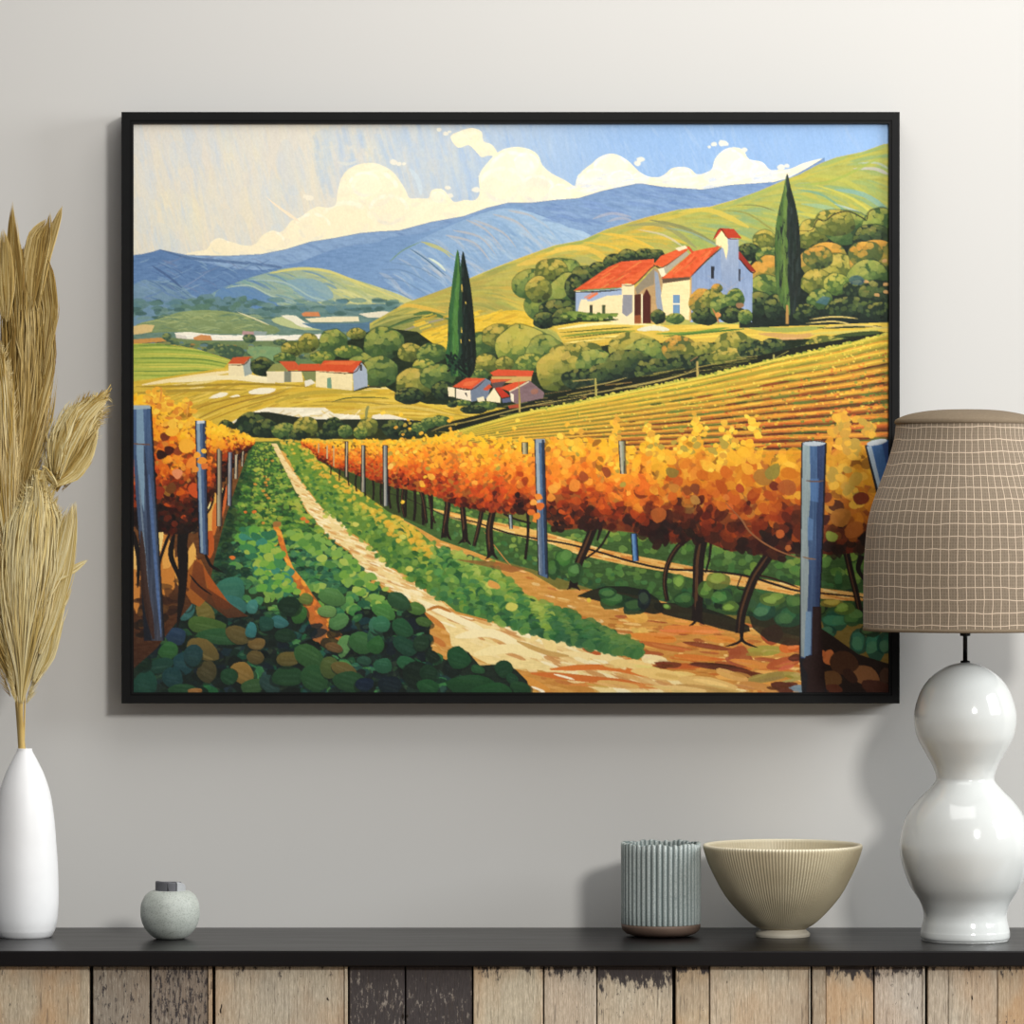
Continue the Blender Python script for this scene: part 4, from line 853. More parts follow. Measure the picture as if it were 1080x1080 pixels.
def paint_left_greens():
    G1 = [(264, 466), (285, 468), (299, 495), (312, 521), (325, 542), (346, 568), (369, 583), (379, 599), (393, 618), (416, 627), (442, 640), (455, 656), (452, 671), (456, 688), (470, 696), (494, 688), (506, 702), (534, 700), (545, 707), (556, 718), (560, 735), (141, 735), (141, 700), (165, 682), (182, 662), (200, 636), (222, 612), (226, 588), (238, 540), (250, 508)]
    poly(G1, '3c5a2a', '15201a', d=(0, 1), tex=5)
    lo = [(466, 264), (508, 250), (540, 238), (588, 226), (612, 222), (636, 200), (662, 182), (682, 165), (735, 141)]
    hi = [(466, 285), (495, 299), (542, 325), (568, 346), (599, 379), (618, 393), (640, 442), (671, 452), (700, 460), (712, 480), (735, 500)]
    pts = []
    for k in range(2600):
        t = rng.random(); py = 467+268*t**.62 if rng.random() < .5 else rng.uniform(467, 620); a, b = interp(lo, py), interp(hi, py); pts.append((py, a+(b-a)*rng.random()))
    pts.sort()
    for py, px in pts:
        g = max(0, (py-467)/263); r = 1.3+8.5*g**1.2
        a, b = interp(lo, py), interp(hi, py); u = (px-a)/(b-a+1)
        cell = 4.5+20*g
        q = vnoise(px/cell+3, py/(cell*.8))+rng.gauss(0, .13)+max(0, .16-g*.35)
        lat = rng.uniform(0, 1)
        if g < .4:
            c = ramp([(.12, ['1f4424', '2b5228'][rng.randrange(2)]), (.4, ['4f8034', '447430'][rng.randrange(2)]), (.62, ['7c9a3a', '6f9636'][rng.randrange(2)]), (.95, ['b0b244', 'a3b040'][rng.randrange(2)])], q-(.3 if u < .3 else 0))
        elif g < .68:
            c = ramp([(.12, '163424'), (.36, ['2a5a3c', '2c6448'][rng.randrange(2)]), (.62, ['4a8440', '3f8050', '5f8f40'][rng.randrange(3)]), (.95, ['86a848', '98b04c'][rng.randrange(2)])], q-(.3 if u < .25 else 0))
        else:
            c = ramp([(.2, '0e1814'), (.45, ['173424', '143038'][rng.randrange(2)]), (.7, ['2a6238', '245a44', '2f6c3c'][rng.randrange(3)]), (1.0, ['4f8a44', '5a9450'][rng.randrange(2)])], q-.08)
        if u < .12: c = mix(c, '14261a', .6)
        rr = r*rng.uniform(.6, 1.1)
        if g > .6: blob(px, py+rr*.3, rr*1.0, rr*.85, '142016', a=0, alpha=.5)
        blob(px, py, rr*rng.uniform(.8, 1.3), rr*rng.uniform(.5, .9), jit(c, 9), a=rng.uniform(-.8, .6), alpha=.9, n=6, w=.26)
        if g > .35 and rng.random() < .5: blob(px-rr*.2, py-rr*.2, rr*.6, rr*.3, mix(c, 'a8c070', .22), a=-.3, alpha=.6)
    # orange rut through the plants
    P = [(288, 556), (292, 553), (297, 561), (300, 572), (304, 586), (310, 600), (321, 613), (328, 624), (338, 638), (349, 652), (360, 668), (366, 676), (358, 682), (346, 686), (338, 680), (331, 668), (326, 655), (320, 640), (315, 624), (306, 606), (300, 590), (294, 572)]
    poly(P, 'd9822c', 'a85a24', sm=1, tex=8)
    CLIP[0] = full(P)
    for k in range(70): 
        py = rng.uniform(555, 685); px = interp([(555, 291), (586, 303), (613, 318), (640, 332), (685, 358)], py)+rng.uniform(-9, 9); blob(px, py, rng.uniform(2, 7), rng.uniform(1.5, 4), ['e8902e', 'c4682a', 'e07c2a', '9a5a26', 'f0a23a'][rng.randrange(5)], a=.9, alpha=.85)
    CLIP[0] = None
    blob(292, 553, 5, 3, '9a6a34'); blob(288, 572, 5, 5, 'e0a030'); blob(337, 668, 8, 10, 'a06030')
    for x, y, r in [(281, 512, 1.6), (282, 522, 1.5), (268, 540, 2.6), (279, 502, 1.5), (259, 540, 2), (245, 588, 3), (320, 547, 3), (324, 550, 2.5)]: blob(x, y, r, r*.7, 'd8722c')
    stroke([(278, 472), (279, 500), (283, 530), (286, 550)], 1.4, '24421f', alpha=.7)
    for k in range(60): 
        px = rng.gauss(282, 4); blob(px, rng.uniform(478, 552), 2, 1.4, ['c48a34', '3f6c2c', '24481f', '8fa03c'][rng.randrange(4)])
    # light-toned leaf rows along the path
    for k in range(90):
        py = rng.uniform(560, 640); px = interp([(560, 318), (600, 362), (640, 410)], py)+rng.uniform(-16, 22); r = rng.uniform(3, 6.5)
        blob(px, py, r, r*.7, ['6f9c3c', '86a840', '5a8c3c', 'a3b650', '4a7c38', '7ba248'][rng.randrange(6)], a=rng.uniform(-.5, .5))
    for k in range(110):
        py = rng.uniform(558, 625); px = interp([(558, 270), (590, 284), (625, 300)], py)+rng.uniform(-22, 14); r = rng.uniform(3, 7)
        blob(px, py, r, r*.7, ['5f9a3c', '7aa640', '3f8048', '9ab048', '3a8068', '2f6c48'][rng.randrange(6)], a=rng.uniform(-.5, .5))
    # named big leaves at the front
    Lf = [(196, 643, 10, 12, '3f7a74', .1), (196, 638, 8, 7, '568a84', .1), (216, 646, 9, 13, '857634', -.5), (242, 622, 17, 13, '3c8068', -.2), (246, 640, 16, 11, '3a7a70', .3), (266, 640, 6, 8, '4a9488', .2), (186, 671, 11, 9, '263e5a', .2), (218, 660, 20, 9, '4c6e2e', .15), (232, 672, 26, 9, '2f5e34', .1),
          (178, 686, 11, 9, '336a34', -.1), (214, 686, 18, 11, '7c6632', .4), (218, 708, 11, 13, '544a2a', .5), (192, 700, 12, 12, '1f4a50', 0), (204, 692, 10, 12, '22484a', 0), (168, 702, 14, 7, '1f4a3c', -.3), (182, 714, 12, 11, '1c4648', .1), (152, 722, 12, 14, '1d5040', .2),
          (150, 700, 9, 8, '102a1c', 0), (252, 670, 14, 9, '6a5a2e', .3), (271, 679, 10, 7, '846634', -.1), (270, 694, 9, 7, '6e5a2e', .2), (265, 665, 6, 9, '3a8484', .2), (256, 711, 14, 11, 'a8803a', .5), (241, 713, 9, 10, '1f4c2c', .5), (192, 728, 14, 7, '24502e', 0), (206, 728, 8, 2, 'c08040', 0),
          (266, 724, 14, 8, '3c6234', -.3), (284, 722, 12, 9, '2a4a44', .6), (304, 714, 19, 11, '24502c', -.1), (305, 695, 15, 9, '75652f', -.1), (326, 694, 17, 12, '3a6a34', .5), (332, 716, 16, 13, '2c5c30', .4), (348, 703, 10, 12, '5a6c32', .2), (362, 706, 14, 7, '7a6a34', .4), (369, 719, 18, 10, '28542e', .25),
          (362, 682, 8, 12, '6aa058', .2), (352, 683, 10, 5, '7a5830', .3), (350, 630, 14, 9, '5a9048', .2), (358, 655, 12, 9, '5c9450', -.6), (345, 645, 10, 6, '7aa858', 0), (381, 678, 14, 13, '3a6e38', .3), (396, 672, 9, 9, '2c6040', 0), (384, 697, 8, 5, '2c5a44', .1), (398, 660, 10, 9, '3f8060', .5), (316, 648, 9, 11, '38702e', .6), (322, 632, 8, 6, '7a8c3a', 0), (294, 656, 10, 7, '3a7a78', .2), (280, 658, 8, 9, '1f5040', 0), (305, 640, 12, 10, '16321f', 0), (300, 670, 12, 7, '1a3a24', 0),
          (438, 642, 10, 7, '5a8838', .1), (447, 656, 10, 5, '4c7030', .3), (420, 634, 14, 8, '2f5a34', .5), (404, 645, 13, 8, '4f9040', .4), (402, 658, 9, 9, '3a8058', -.3), (424, 662, 13, 9, '245a34', .4), (428, 682, 14, 9, '1c4a34', .5), (444, 678, 9, 9, '1f3e26', 0), (397, 680, 10, 9, '2f6a30', 0), (404, 702, 10, 8, '2c6a48', 0), (430, 700, 11, 8, '2a6a40', .2), (438, 712, 15, 14, '102418', .3), (453, 710, 10, 9, '163a22', 0), (452, 724, 12, 8, '205a2c', .4), (412, 722, 14, 9, '10202a', .2), (384, 722, 11, 8, '10223a', 0),
          (456, 692, 9, 6, '12281a', .5), (476, 704, 10, 9, '10201a', .4), (484, 694, 13, 11, '1f5a30', .2), (504, 706, 8, 5, '2c6234', .2), (496, 722, 24, 12, '1e5228', 0), (531, 706, 9, 9, '1c4a2a', -.6), (540, 716, 6, 6, '1f5030', 0), (548, 726, 12, 8, '22502a', .1), (520, 728, 20, 8, '225a2c', 0)]
    for k in range(170):
        py = rng.uniform(655, 730); px = rng.uniform(interp(lo, py) if False else 150, interp([(655, 440), (700, 452), (730, 470)], py))
        blob(px, py, rng.uniform(4, 11), rng.uniform(3, 7), ['0c1410', '101c16', '14201c', '0f1a22'][rng.randrange(4)], a=rng.uniform(-.6, .6), alpha=.75, n=6, w=.25)
    for x, y, rx, ry, c, a in Lf:
        c = mix(c, '0a0e0c', .14 if y < 690 else .2)
        blob(x+.8, y+1.6, rx*1.05, ry*1.05, '0e1812', a=a, w=.10, n=8, alpha=.55)
        blob(x, y, rx, ry, c, a=a, w=.17, n=7, c2=mix(c, '0e1812', .28))
        for k in range(5):
            t = rng.uniform(-.6, .6)
            stroke([(x-rx*.6, y+ry*t-1-a*rx*.5), (x, y+ry*t*1.1), (x+rx*.6, y+ry*t+1+a*rx*.5)], ry*.25, mix(c, ['ffffff', '000000', 'c8d080'][k % 3], .12), alpha=.25)

LOW = noise2(900, 1400, 22, 16, 77)*.6+noise2(900, 1400, 9, 8, 78)*.4
def leaves(x0, x1, top, bot, r0, r1, n, stops, seedpal=None, over=1.5, alpha=.95):
    pts = []
    for k in range(n):
        g = rng.random()
        px = x0+(x1-x0)*g; a, b = interp(top, px), interp(bot, px)
        t = rng.random(); pts.append((t, px, a+(b-a)*t))
    pts.sort(key=lambda p: -p[0]+rng.uniform(-.25, .25))
    for t, px, py in pts:
        g = (px-x0)/(x1-x0); r = r0+(r1-r0)*g
        lf = LOW[int(py*1.4) % 900, int(px*1.4) % 1400]-.5
        c = ramp(stops, t+rng.gauss(0, .08)+lf*.5); l_ = c.mean(); c = np.clip(l_+(c-l_)*1.16, 0, 255)
        if rng.random() < .08: c = mix(c, '2a0e06', .45)
        if rng.random() < .10 and t < .7: c = mix(c, 'ffd050', .45)
        blob(px, py, r*rng.uniform(.45, 1.3), r*rng.uniform(.4, 1.0), jit(c, 9), a=rng.uniform(-1.2, 1.2), alpha=rng.uniform(.6, 1), n=6, w=.28)

def paint_vines_left():
    # soil, gaps of light and black trunks under the left row
    poly([(141, 540), (165, 545), (200, 560), (215, 530), (232, 505), (250, 480), (262, 476), (250, 510), (238, 545), (226, 590), (222, 612), (200, 640), (180, 664), (165, 684), (141, 705)], '7a4a20', '3a2012', tex=8)
    for p, c in [([(141, 575), (148, 580), (147, 640), (141, 640)], 'c07a34'), ([(141, 572), (148, 576), (148, 596), (141, 600)], 'e0b060'), ([(165, 560), (174, 556), (182, 585), (184, 620), (172, 630), (166, 600)], 'c27a30'), ([(166, 562), (173, 556), (170, 580), (166, 584)], 'e8c878'), ([(172, 572), (182, 572), (184, 592), (172, 600)], 'dc9c48'),
                 ([(184, 588), (190, 592), (188, 618), (184, 606)], 'c88a3c'), ([(196, 588), (204, 572), (207, 590), (198, 602)], 'e0a850'), ([(202, 548), (207, 546), (207, 560), (202, 562)], 'f0d888'), ([(199, 600), (212, 590), (222, 620), (210, 640), (196, 626)], '96551e'), ([(205, 585), (213, 600), (228, 640), (246, 640), (240, 634)], 'a0501c'),
                 ([(217, 540), (224, 520), (229, 524), (226, 550), (220, 575)], 'd9a04a'), ([(218, 530), (222, 524), (221, 540)], 'f2dc94'), ([(224, 540), (228, 530), (229, 556), (224, 566)], 'c86a28'), ([(232, 520), (240, 512), (238, 534), (232, 550)], 'c8602a'), ([(217, 565), (224, 560), (226, 580), (219, 590)], 'b4541e'), ([(232, 516), (236, 515), (236, 524), (232, 526)], 'efd080')]:
        poly(p, c, sm=2)
    poly([(205, 590), (214, 596), (218, 620), (236, 632), (262, 650), (240, 652), (214, 632), (200, 620)], '7a3c18', '4c2814', sm=1, alpha=.9)
    for k in range(60):
        py = rng.uniform(612, 680); blob(rng.uniform(146, 205-(py-612)*.75), py, rng.uniform(3, 9), rng.uniform(2, 5), ['2c180e', '4a2a14', '1a120c', '5a3a1a', '301a10'][rng.randrange(5)], alpha=.7)
    # black trunks
    for a, w, w2 in [([(190, 556), (193, 590), (192, 625), (187, 662)], 14, 5), ([(180, 560), (174, 575), (168, 596), (166, 625)], 4, 2), ([(184, 562), (180, 585), (188, 606), (192, 618)], 7, 3), ([(208, 520), (196, 560), (192, 590)], 6, 8), ([(225, 512), (224, 530), (217, 545)], 3, 1.5), ([(215, 580), (222, 596), (236, 604)], 3, 2), ([(200, 606), (210, 618), (224, 628)], 2, 1.5),
                     ([(141, 560), (146, 590), (145, 620)], 6, 3), ([(238, 510), (234, 530), (232, 560)], 3, 2)]:
        stroke(a, w, '120c0a', w2=w2)
    top = [(141, 418), (150, 420), (160, 412), (169, 408), (176, 420), (185, 430), (197, 424), (201, 430), (208, 442), (222, 446), (237, 450), (255, 456), (268, 463)]
    bot = [(141, 556), (150, 552), (165, 560), (190, 564), (206, 560), (215, 545), (224, 524), (240, 500), (252, 486), (262, 474), (268, 468)]
    poly([(p[0], p[1]+5) for p in top]+bot[::-1], 'c8641e', '1a0c08', d=(.0, 1), sm=1)
    st = [(0, 'eebc3c'), (.2, 'e9a832'), (.38, 'db7a26'), (.55, 'b44c1a'), (.7, '70280f'), (.85, '2e120a'), (1, '140b08')]
    pts = []
    leaves(268, 141, top, bot, 1.8, 5.2, 1500, st)
    for k in range(70):
        px = rng.uniform(150, 205); py = interp(top, px)+rng.uniform(-3, 26); blob(px, py, rng.uniform(2, 4.4), rng.uniform(1.6, 3.4), ['f4c640', 'e9a630', 'd8862a', 'f0b438'][rng.randrange(4)])
    for x, y, r, c in [(173, 461, 5, '6e2c14'), (178, 475, 5, '45180c'), (170, 480, 5, '2c120a'), (188, 475, 4.5, '8a3a18'), (187, 500, 5, 'e08a5a'), (160, 500, 5, '1c0e0a'), (181, 515, 6, '6a3a14'), (196, 470, 8, 'f0aa30'), (182, 455, 6, 'f2b234'), (204, 488, 7, 'e8862a'), (213, 484, 5, 'f0a030'), (205, 517, 7, 'c44c1c'), (168, 520, 6, '8a2c12'), (150, 480, 5, 'e8902c'), (182, 448, 5, 'f0b83c')]:
        blob(x, y, r*1.1, r*1.0, c, n=6, w=.28)
    stroke([(169, 424), (170, 415), (170, 408)], 1.6, 'd88a38'); stroke([(197, 440), (198, 430), (200, 422)], 1.6, 'd8963a')
    # posts
    def post(p, c, lt, dk, w=0):
        poly([(x-.9 if i in (0, 3) else x+.9, y) for i, (x, y) in enumerate(p)], '15131a')
        poly(p, c, tex=9, tc=(3, 40))
        (xa, ya), (xb, yb), (xc, yc), (xd, yd) = p
        poly([(xa+(xb-xa)*.08, ya+1), (xa+(xb-xa)*.4, ya+1), (xd+(xc-xd)*.4, yd), (xd+(xc-xd)*.1, yd)], lt, tex=8, tc=(3, 40), alpha=.9)
        poly([(xa+(xb-xa)*.72, ya+1), (xb, yb+1), (xc, yc), (xd+(xc-xd)*.75, yd)], dk, tex=6, tc=(3, 40), alpha=.85)
    poly([(141, 429), (160, 429), (166, 540), (174, 676), (152, 676), (146, 560), (142, 500), (141, 470)], '151820')
    poly([(141, 430), (158.5, 430), (163, 520), (168, 600), (172, 676), (160, 676), (150, 600), (143, 520), (141, 480)], '41597c', '3a3c46', tex=12, tc=(3, 60))
    poly([(144, 430), (151, 430), (153, 480), (152, 540), (147, 520), (144, 480)], '7f9cb0', alpha=.85); stroke([(157, 500), (163, 580), (170, 672)], 4, '4c648c', w2=3, tex=8); stroke([(152, 470), (156, 540), (158, 600)], 3, '2a3348'); stroke([(146, 500), (151, 560), (158, 640)], 2.4, '6a7a8a', w2=1)
    stroke([(149, 560), (153, 620), (162, 674)], 6, '3a2014', w2=8, alpha=.8); poly([(141, 427.5), (158, 427.5), (159, 431), (141, 432)], '9aaab0'); stroke([(141, 468), (158, 469)], 1.3, '6a4a38')
    post([(206.5, 444), (216.5, 444), (219, 586), (211, 583)], '4a6080', '8ca0ac', '27324a'); poly([(208, 444), (215.5, 443.5), (216, 446.5), (208, 447)], 'c9ced0')
    for x, y, r, c in [(208, 480, 4, 'f0a030'), (213, 486, 5, 'e8902c'), (216, 492, 4, 'd8702a'), (206, 495, 4, 'e08a2c'), (215, 476, 3, 'f2b63a')]: blob(x, y, r, r*.8, c)
    post([(229.5, 473), (233.5, 473), (233.5, 555), (229, 555)], '8a8068', 'b5a888', '5a4a3c'); post([(241, 477), (244.5, 477), (243.5, 534), (240, 533)], '7a7c88', 'b0a894', '4a4450'); post([(248, 480), (250.5, 479), (250, 505), (247.5, 505)], 'a89a80', 'd0c09a', '6a5a48'); post([(255.5, 476), (257, 476), (256, 492), (254.5, 492)], 'a89a80', 'c0b08a', '6a5a48')
    stroke([(217, 584), (222, 596), (232, 602)], 3, '120e0c')
    stroke([(250, 484), (254, 478), (259, 472)], 1, '2a1a10')
    leaves(268, 218, [(218, 446), (237, 451), (268, 463)], [(218, 476), (240, 474), (268, 468)], 1.6, 3.2, 150, [(0, 'f0c440'), (.6, 'eaa832'), (1, 'dc8a2c')])

def paint_vines_right():
    def trunk(a, w, w2, hi=True):
        stroke(a, w, '1a0f0a', w2=w2, taper=False)
        if hi: stroke([(x-w*.12, y) for x, y in a], w*.25, '6a4426', w2=w2*.3, alpha=.7)
    # far little trunks and shade
    poly([(330, 480), (356, 494), (380, 502), (410, 512), (450, 524), (450, 556), (410, 540), (370, 510)], '33401c', alpha=.85)
    for k in range(26):
        t = k/25.0; x = 345+110*t; y = interp([(345, 488), (380, 503), (455, 522)], x); h = 10+26*t
        if k % 2: trunk([(x, y), (x+rng.uniform(-1, 1), y+h*.5), (x+rng.uniform(-1.5, 1.5), y+h)], 1.2+2.2*t, 1+2*t, False)
    for a in [[(400, 518), (430, 526), (470, 544), (499, 550), (535, 562), (571, 569), (600, 574), (631, 582), (665, 592), (702, 600), (743, 602), (785, 607), (816, 616), (841, 623), (880, 627), (911, 630), (937, 631)]]:
        stroke(a, 1.4, '1a120e', w2=2.8)
    stroke([(795, 606), (815, 610), (843, 620)], 2, '2a1408'); stroke([(455, 537), (480, 547), (500, 552)], 1, '7a7a50')
    trunk([(442, 512), (447, 530), (450, 552)], 4, 3); trunk([(452, 520), (455, 540), (459, 552)], 2.5, 2); trunk([(426, 510), (424, 530), (427, 546)], 3.4, 2.6)
    trunk([(473, 516), (472, 535), (470, 550), (468, 567)], 6.5, 6); stroke([(470.5, 550), (469.5, 562), (465, 568)], 4, '1a0f0a', w2=2); stroke([(470.5, 550), (472, 563), (476, 570)], 4, '1a0f0a', w2=2); trunk([(487, 528), (489, 548), (491, 572)], 5.5, 6); stroke([(490, 558), (489, 568), (483, 574)], 4, '1a0f0a', w2=2); stroke([(490, 558), (491.5, 568), (497, 575)], 4, '1a0f0a', w2=2)
    trunk([(509, 534), (505, 555), (500, 576)], 5, 4); trunk([(520, 538), (516, 560), (518, 586)], 7, 8); stroke([(518.5, 572), (517.5, 584), (512, 590)], 4, '1a0f0a', w2=2); stroke([(518.5, 572), (520, 583), (525, 590)], 4, '1a0f0a', w2=2); trunk([(556, 536), (557, 560), (554, 590)], 3, 3, False); trunk([(531, 542), (545, 548), (560, 552)], 2, 2, False)
    trunk([(626, 556), (618, 576), (610, 595), (604, 620)], 9, 9); stroke([(605, 602), (604, 616), (598, 622)], 4, '1a0f0a', w2=2); stroke([(605, 602), (606.5, 616), (612, 623)], 4, '1a0f0a', w2=2); trunk([(643, 560), (632, 578), (616, 590)], 2.5, 2, False); trunk([(634, 556), (630, 570)], 4, 2, False)
    poly([(610, 628), (640, 618), (680, 622), (700, 640), (690, 648), (640, 636), (615, 630)], '14190f', sm=2, alpha=.9); poly([(690, 636), (740, 640), (790, 660), (780, 668), (735, 656), (700, 648)], '17180e', sm=2, alpha=.9); poly([(790, 650), (850, 655), (850, 680), (810, 676)], '15170f', sm=2, alpha=.8)
    poly([(480, 590), (520, 592), (556, 600), (540, 604)], '8a5026', alpha=.7)
    trunk([(728, 566), (714, 578), (704, 596), (701, 616), (704, 634)], 6, 4.5); trunk([(741, 568), (737, 590), (736, 620), (735, 655)], 12, 11); stroke([(735, 634), (734, 654), (727, 660)], 4, '1a0f0a', w2=2); stroke([(735, 634), (736.5, 652), (743, 659)], 4, '1a0f0a', w2=2); trunk([(750, 572), (748, 590), (744, 604)], 3, 2, False)
    trunk([(815, 580), (804, 596), (794, 612), (783, 644), (780, 668)], 11, 9); stroke([(782, 662), (781, 676), (765, 682)], 4, '1a0f0a', w2=2); stroke([(782, 662), (783.5, 676), (799, 683)], 4, '1a0f0a', w2=2); stroke([(786, 634), (780, 655), (776, 668)], 2, '5a3c20'); trunk([(782, 607), (778, 620), (788, 622)], 1.4, 1.4, False)
    trunk([(893, 584), (898, 606), (903, 626), (907, 645)], 7, 6); trunk([(909, 586), (905, 600), (912, 612)], 7, 3, False)
    # teal bushes by the lamp
    for x, y, rx, ry, c in [(882, 655, 15, 10, '2c7458'), (872, 668, 9, 8, '24604c'), (900, 652, 12, 10, '3c6c38'), (905, 678, 10, 14, '2c6c58'), (922, 682, 10, 15, '2a7460'), (934, 680, 8, 12, '24604c'), (918, 665, 10, 7, '2a4428'), (862, 640, 8, 8, '6a8c3c'), (876, 636, 12, 5, 'c2a840'), (890, 642, 10, 6, '7a9a3c'), (830, 650, 14, 12, '2a5c3c'), (806, 645, 12, 10, '2a6048'), (815, 632, 12, 8, '7a9a40'), (838, 636, 10, 10, '3f6a34'), (770, 640, 8, 6, '78a040'), (703, 640, 4, 3, '6f9c40'),
                            (650, 634, 16, 9, '24562c'), (668, 640, 12, 10, '1c4028'), (680, 632, 8, 10, '16242c'), (640, 626, 10, 6, '2f6434'), (596, 590, 10, 10, '3f7434'), (584, 600, 7, 10, '2c5c2c'), (606, 604, 8, 10, '3a6c34'), (745, 622, 8, 10, '5f8a38'), (716, 614, 7, 9, '6f9c40'), (722, 632, 10, 8, '2a5a2c'), (756, 612, 12, 9, '8a9c40'), (760, 630, 10, 8, '3f7a3c')]:
        blob(x, y, rx*1.05, ry, mix(c, '000000', .3), n=7, w=.22, alpha=.85)
        for q in range(4): blob(x+rng.uniform(-.4, .3)*rx, y+rng.uniform(-.45, .2)*ry, rx*.6, ry*.5, jit(mix(c, 'b0c060', .08*q), 8), n=6, w=.25, alpha=.8)
    blob(621, 633, 2.6, 2.6, 'e0c040')
    trunk([(815, 580), (804, 596), (794, 612), (783, 644), (780, 668)], 9, 8)
    # dark soil right of the big post
    poly([(843, 690), (862, 660), (880, 672), (905, 690), (937, 700), (937, 735), (850, 735), (845, 710)], '24160f', sm=1)
    for x, y, rx, ry, c, a in [(874, 694, 6, 8, 'd0743c', .4), (868, 690, 3, 5, 'c86a34', 0), (912, 712, 16, 9, '8a5a34', .4), (890, 700, 14, 12, '4a2c18', .4), (876, 716, 12, 10, '6a4624', .2), (926, 726, 16, 8, '4a2618', .3), (880, 726, 10, 4, '5a2c18', .2), (896, 712, 10, 5, '3a2014', .8), (933, 712, 6, 8, '4a3020', 0), (855, 700, 6, 16, '32160e', 0)]:
        blob(x, y, rx, ry, c, a=a)
    # ------- foliage
    top = [(318, 464), (360, 466), (390, 463), (415, 465), (442, 461), (462, 461), (481, 455), (507, 460), (545, 463), (571, 466), (587, 462), (600, 466), (615, 462), (635, 468), (649, 462), (656, 472), (670, 476), (682, 462), (700, 478), (715, 474), (728, 464), (735, 462), (742, 474), (758, 472), (766, 466), (775, 476), (793, 462), (800, 476), (815, 482), (830, 474), (850, 470), (870, 470), (888, 462), (900, 470), (915, 470), (937, 475)]
    bot = [(318, 468), (327, 474), (335, 484), (353, 493), (379, 501), (400, 509), (416, 514), (455, 521), (475, 530), (494, 536), (535, 542), (564, 538), (575, 548), (587, 560), (623, 556), (670, 562), (696, 571), (738, 569), (771, 582), (793, 579), (816, 585), (843, 584), (882, 585), (911, 582), (937, 582)]
    poly([(x, y+8) for x, y in top]+bot[::-1], 'd9822a', '5a200e', d=(0, 1))
    st1 = [(0, 'f0bc3a'), (.25, 'eda436'), (.5, 'e07a28'), (.75, 'c04c1c'), (.92, '7a2a12'), (1, '3a150c')]
    leaves(318, 560, top, bot, 1.5, 3.8, 2300, st1)
    leaves(540, 700, top, bot, 3.8, 6.4, 900, [(0, 'eab638'), (.25, 'e89a34'), (.5, 'd66e24'), (.7, 'a84418'), (.84, '5c220e'), (.96, '240e08')])
    leaves(690, 845, top, bot, 6.2, 8.0, 560, [(0, 'e6ae38'), (.22, 'd99a34'), (.42, 'c46a22'), (.58, '983e16'), (.74, '54200e'), (.92, '1e0d08')])
    leaves(868, 940, top, bot, 6.5, 8.5, 210, [(0, 'cf9434'), (.25, 'c89430'), (.5, 'c07a26'), (.7, '9c5a1e'), (.85, '4c220f'), (1, '1c0e08')])
    # yellow sprays reaching up
    for x, y, n, s in [(736, 455, 22, 11), (768, 458, 16, 9), (793, 452, 16, 9), (684, 458, 14, 8), (649, 455, 16, 8), (720, 470, 20, 12), (760, 478, 22, 12), (600, 462, 20, 14), (690, 476, 16, 10), (888, 450, 26, 9), (896, 470, 26, 10), (915, 455, 14, 6), (660, 480, 14, 14), (480, 460, 20, 14), (540, 470, 20, 20), (430, 470, 30, 30), (880, 500, 20, 12), (900, 520, 16, 12)]:
        for k in range(n):
            c = ['f2c23a', 'eab034', 'f0b832', 'd89c34', 'b0963a', 'f6cc48'][rng.randrange(6)]
            r = rng.uniform(2, 4) if x > 560 else rng.uniform(1.3, 2.6)
            if x > 860: c = ['d8a034', 'c8963a', 'b8943a', 'e0aa38'][rng.randrange(4)]; r = rng.uniform(3, 5.5)
            blob(x+rng.gauss(0, s*.5), y+rng.gauss(0, s*.7), r*1.1, r*.85, c, a=rng.uniform(-.8, .8))
    for x, y, r, c in [(888, 432, 2, 'c98a3c'), (886, 424, 2.2, 'cf8a3a'), (884, 416, 1.6, 'b8702c'), (891, 440, 4, 'd89a38'), (734, 442, 4, 'e8b038'), (732, 436, 2.5, 'd8a034'), (764, 446, 4, 'e8b43c'), (793, 444, 4.4, 'f2c43e'), (684, 448, 2.6, 'e8b43a'), (687, 440, 2, 'd8a03a'), (649, 446, 3, 'e8a838'), (650, 438, 2, 'd8a03c'),
                       (818, 513, 6, '6a2212'), (733, 516, 6, '7a3a1a'), (734, 528, 6, 'b8843c'), (708, 498, 7, '86702c'), (711, 515, 6, 'c07a2a'), (694, 543, 9, 'b05a20'), (832, 515, 11, 'b05a24'), (805, 505, 10, 'a8702a'), (815, 498, 9, '8c8034'), (870, 548, 7, '3a1410'), (872, 525, 6, '6a2c14'), (910, 525, 9, '6a2412'), (903, 505, 9, 'b89034'), (888, 545, 12, 'a86a24'), (900, 560, 11, 'a85c20'),
                       (876, 565, 7, '8fa040'), (823, 563, 5, 'c8642a'), (832, 578, 3.5, 'c06a30'), (825, 590, 5, '2a1008'), (693, 574, 6, '2c100a'), (780, 515, 5, 'b0401c'), (770, 535, 4, 'd86a28'), (766, 525, 4, 'd87a30'), (774, 545, 4, 'c85a24'), (640, 498, 6, '8c3c1a'), (616, 503, 6, '9a441c'), (606, 512, 7, 'e88a2e'), (583, 515, 6, 'f0a43a'), (597, 490, 6, 'f0a236'), (581, 525, 5, 'e8902e'), (455, 502, 4, 'f4b03c'), (445, 510, 3, 'f2a838'), (412, 492, 3, 'f6c860'), (527, 527, 4, 'c04818'), (566, 548, 4, 'e8862c'), (563, 520, 4, 'e0702a')]:
        blob(x, y, r, r*.85, c, n=6, w=.28, a=rng.uniform(-.8, .8), alpha=.9)
    for a in [[(765, 530), (782, 548), (790, 560), (806, 573), (826, 583), (848, 590)]]: stroke(a, 2.0, '96603a', w2=1.6)
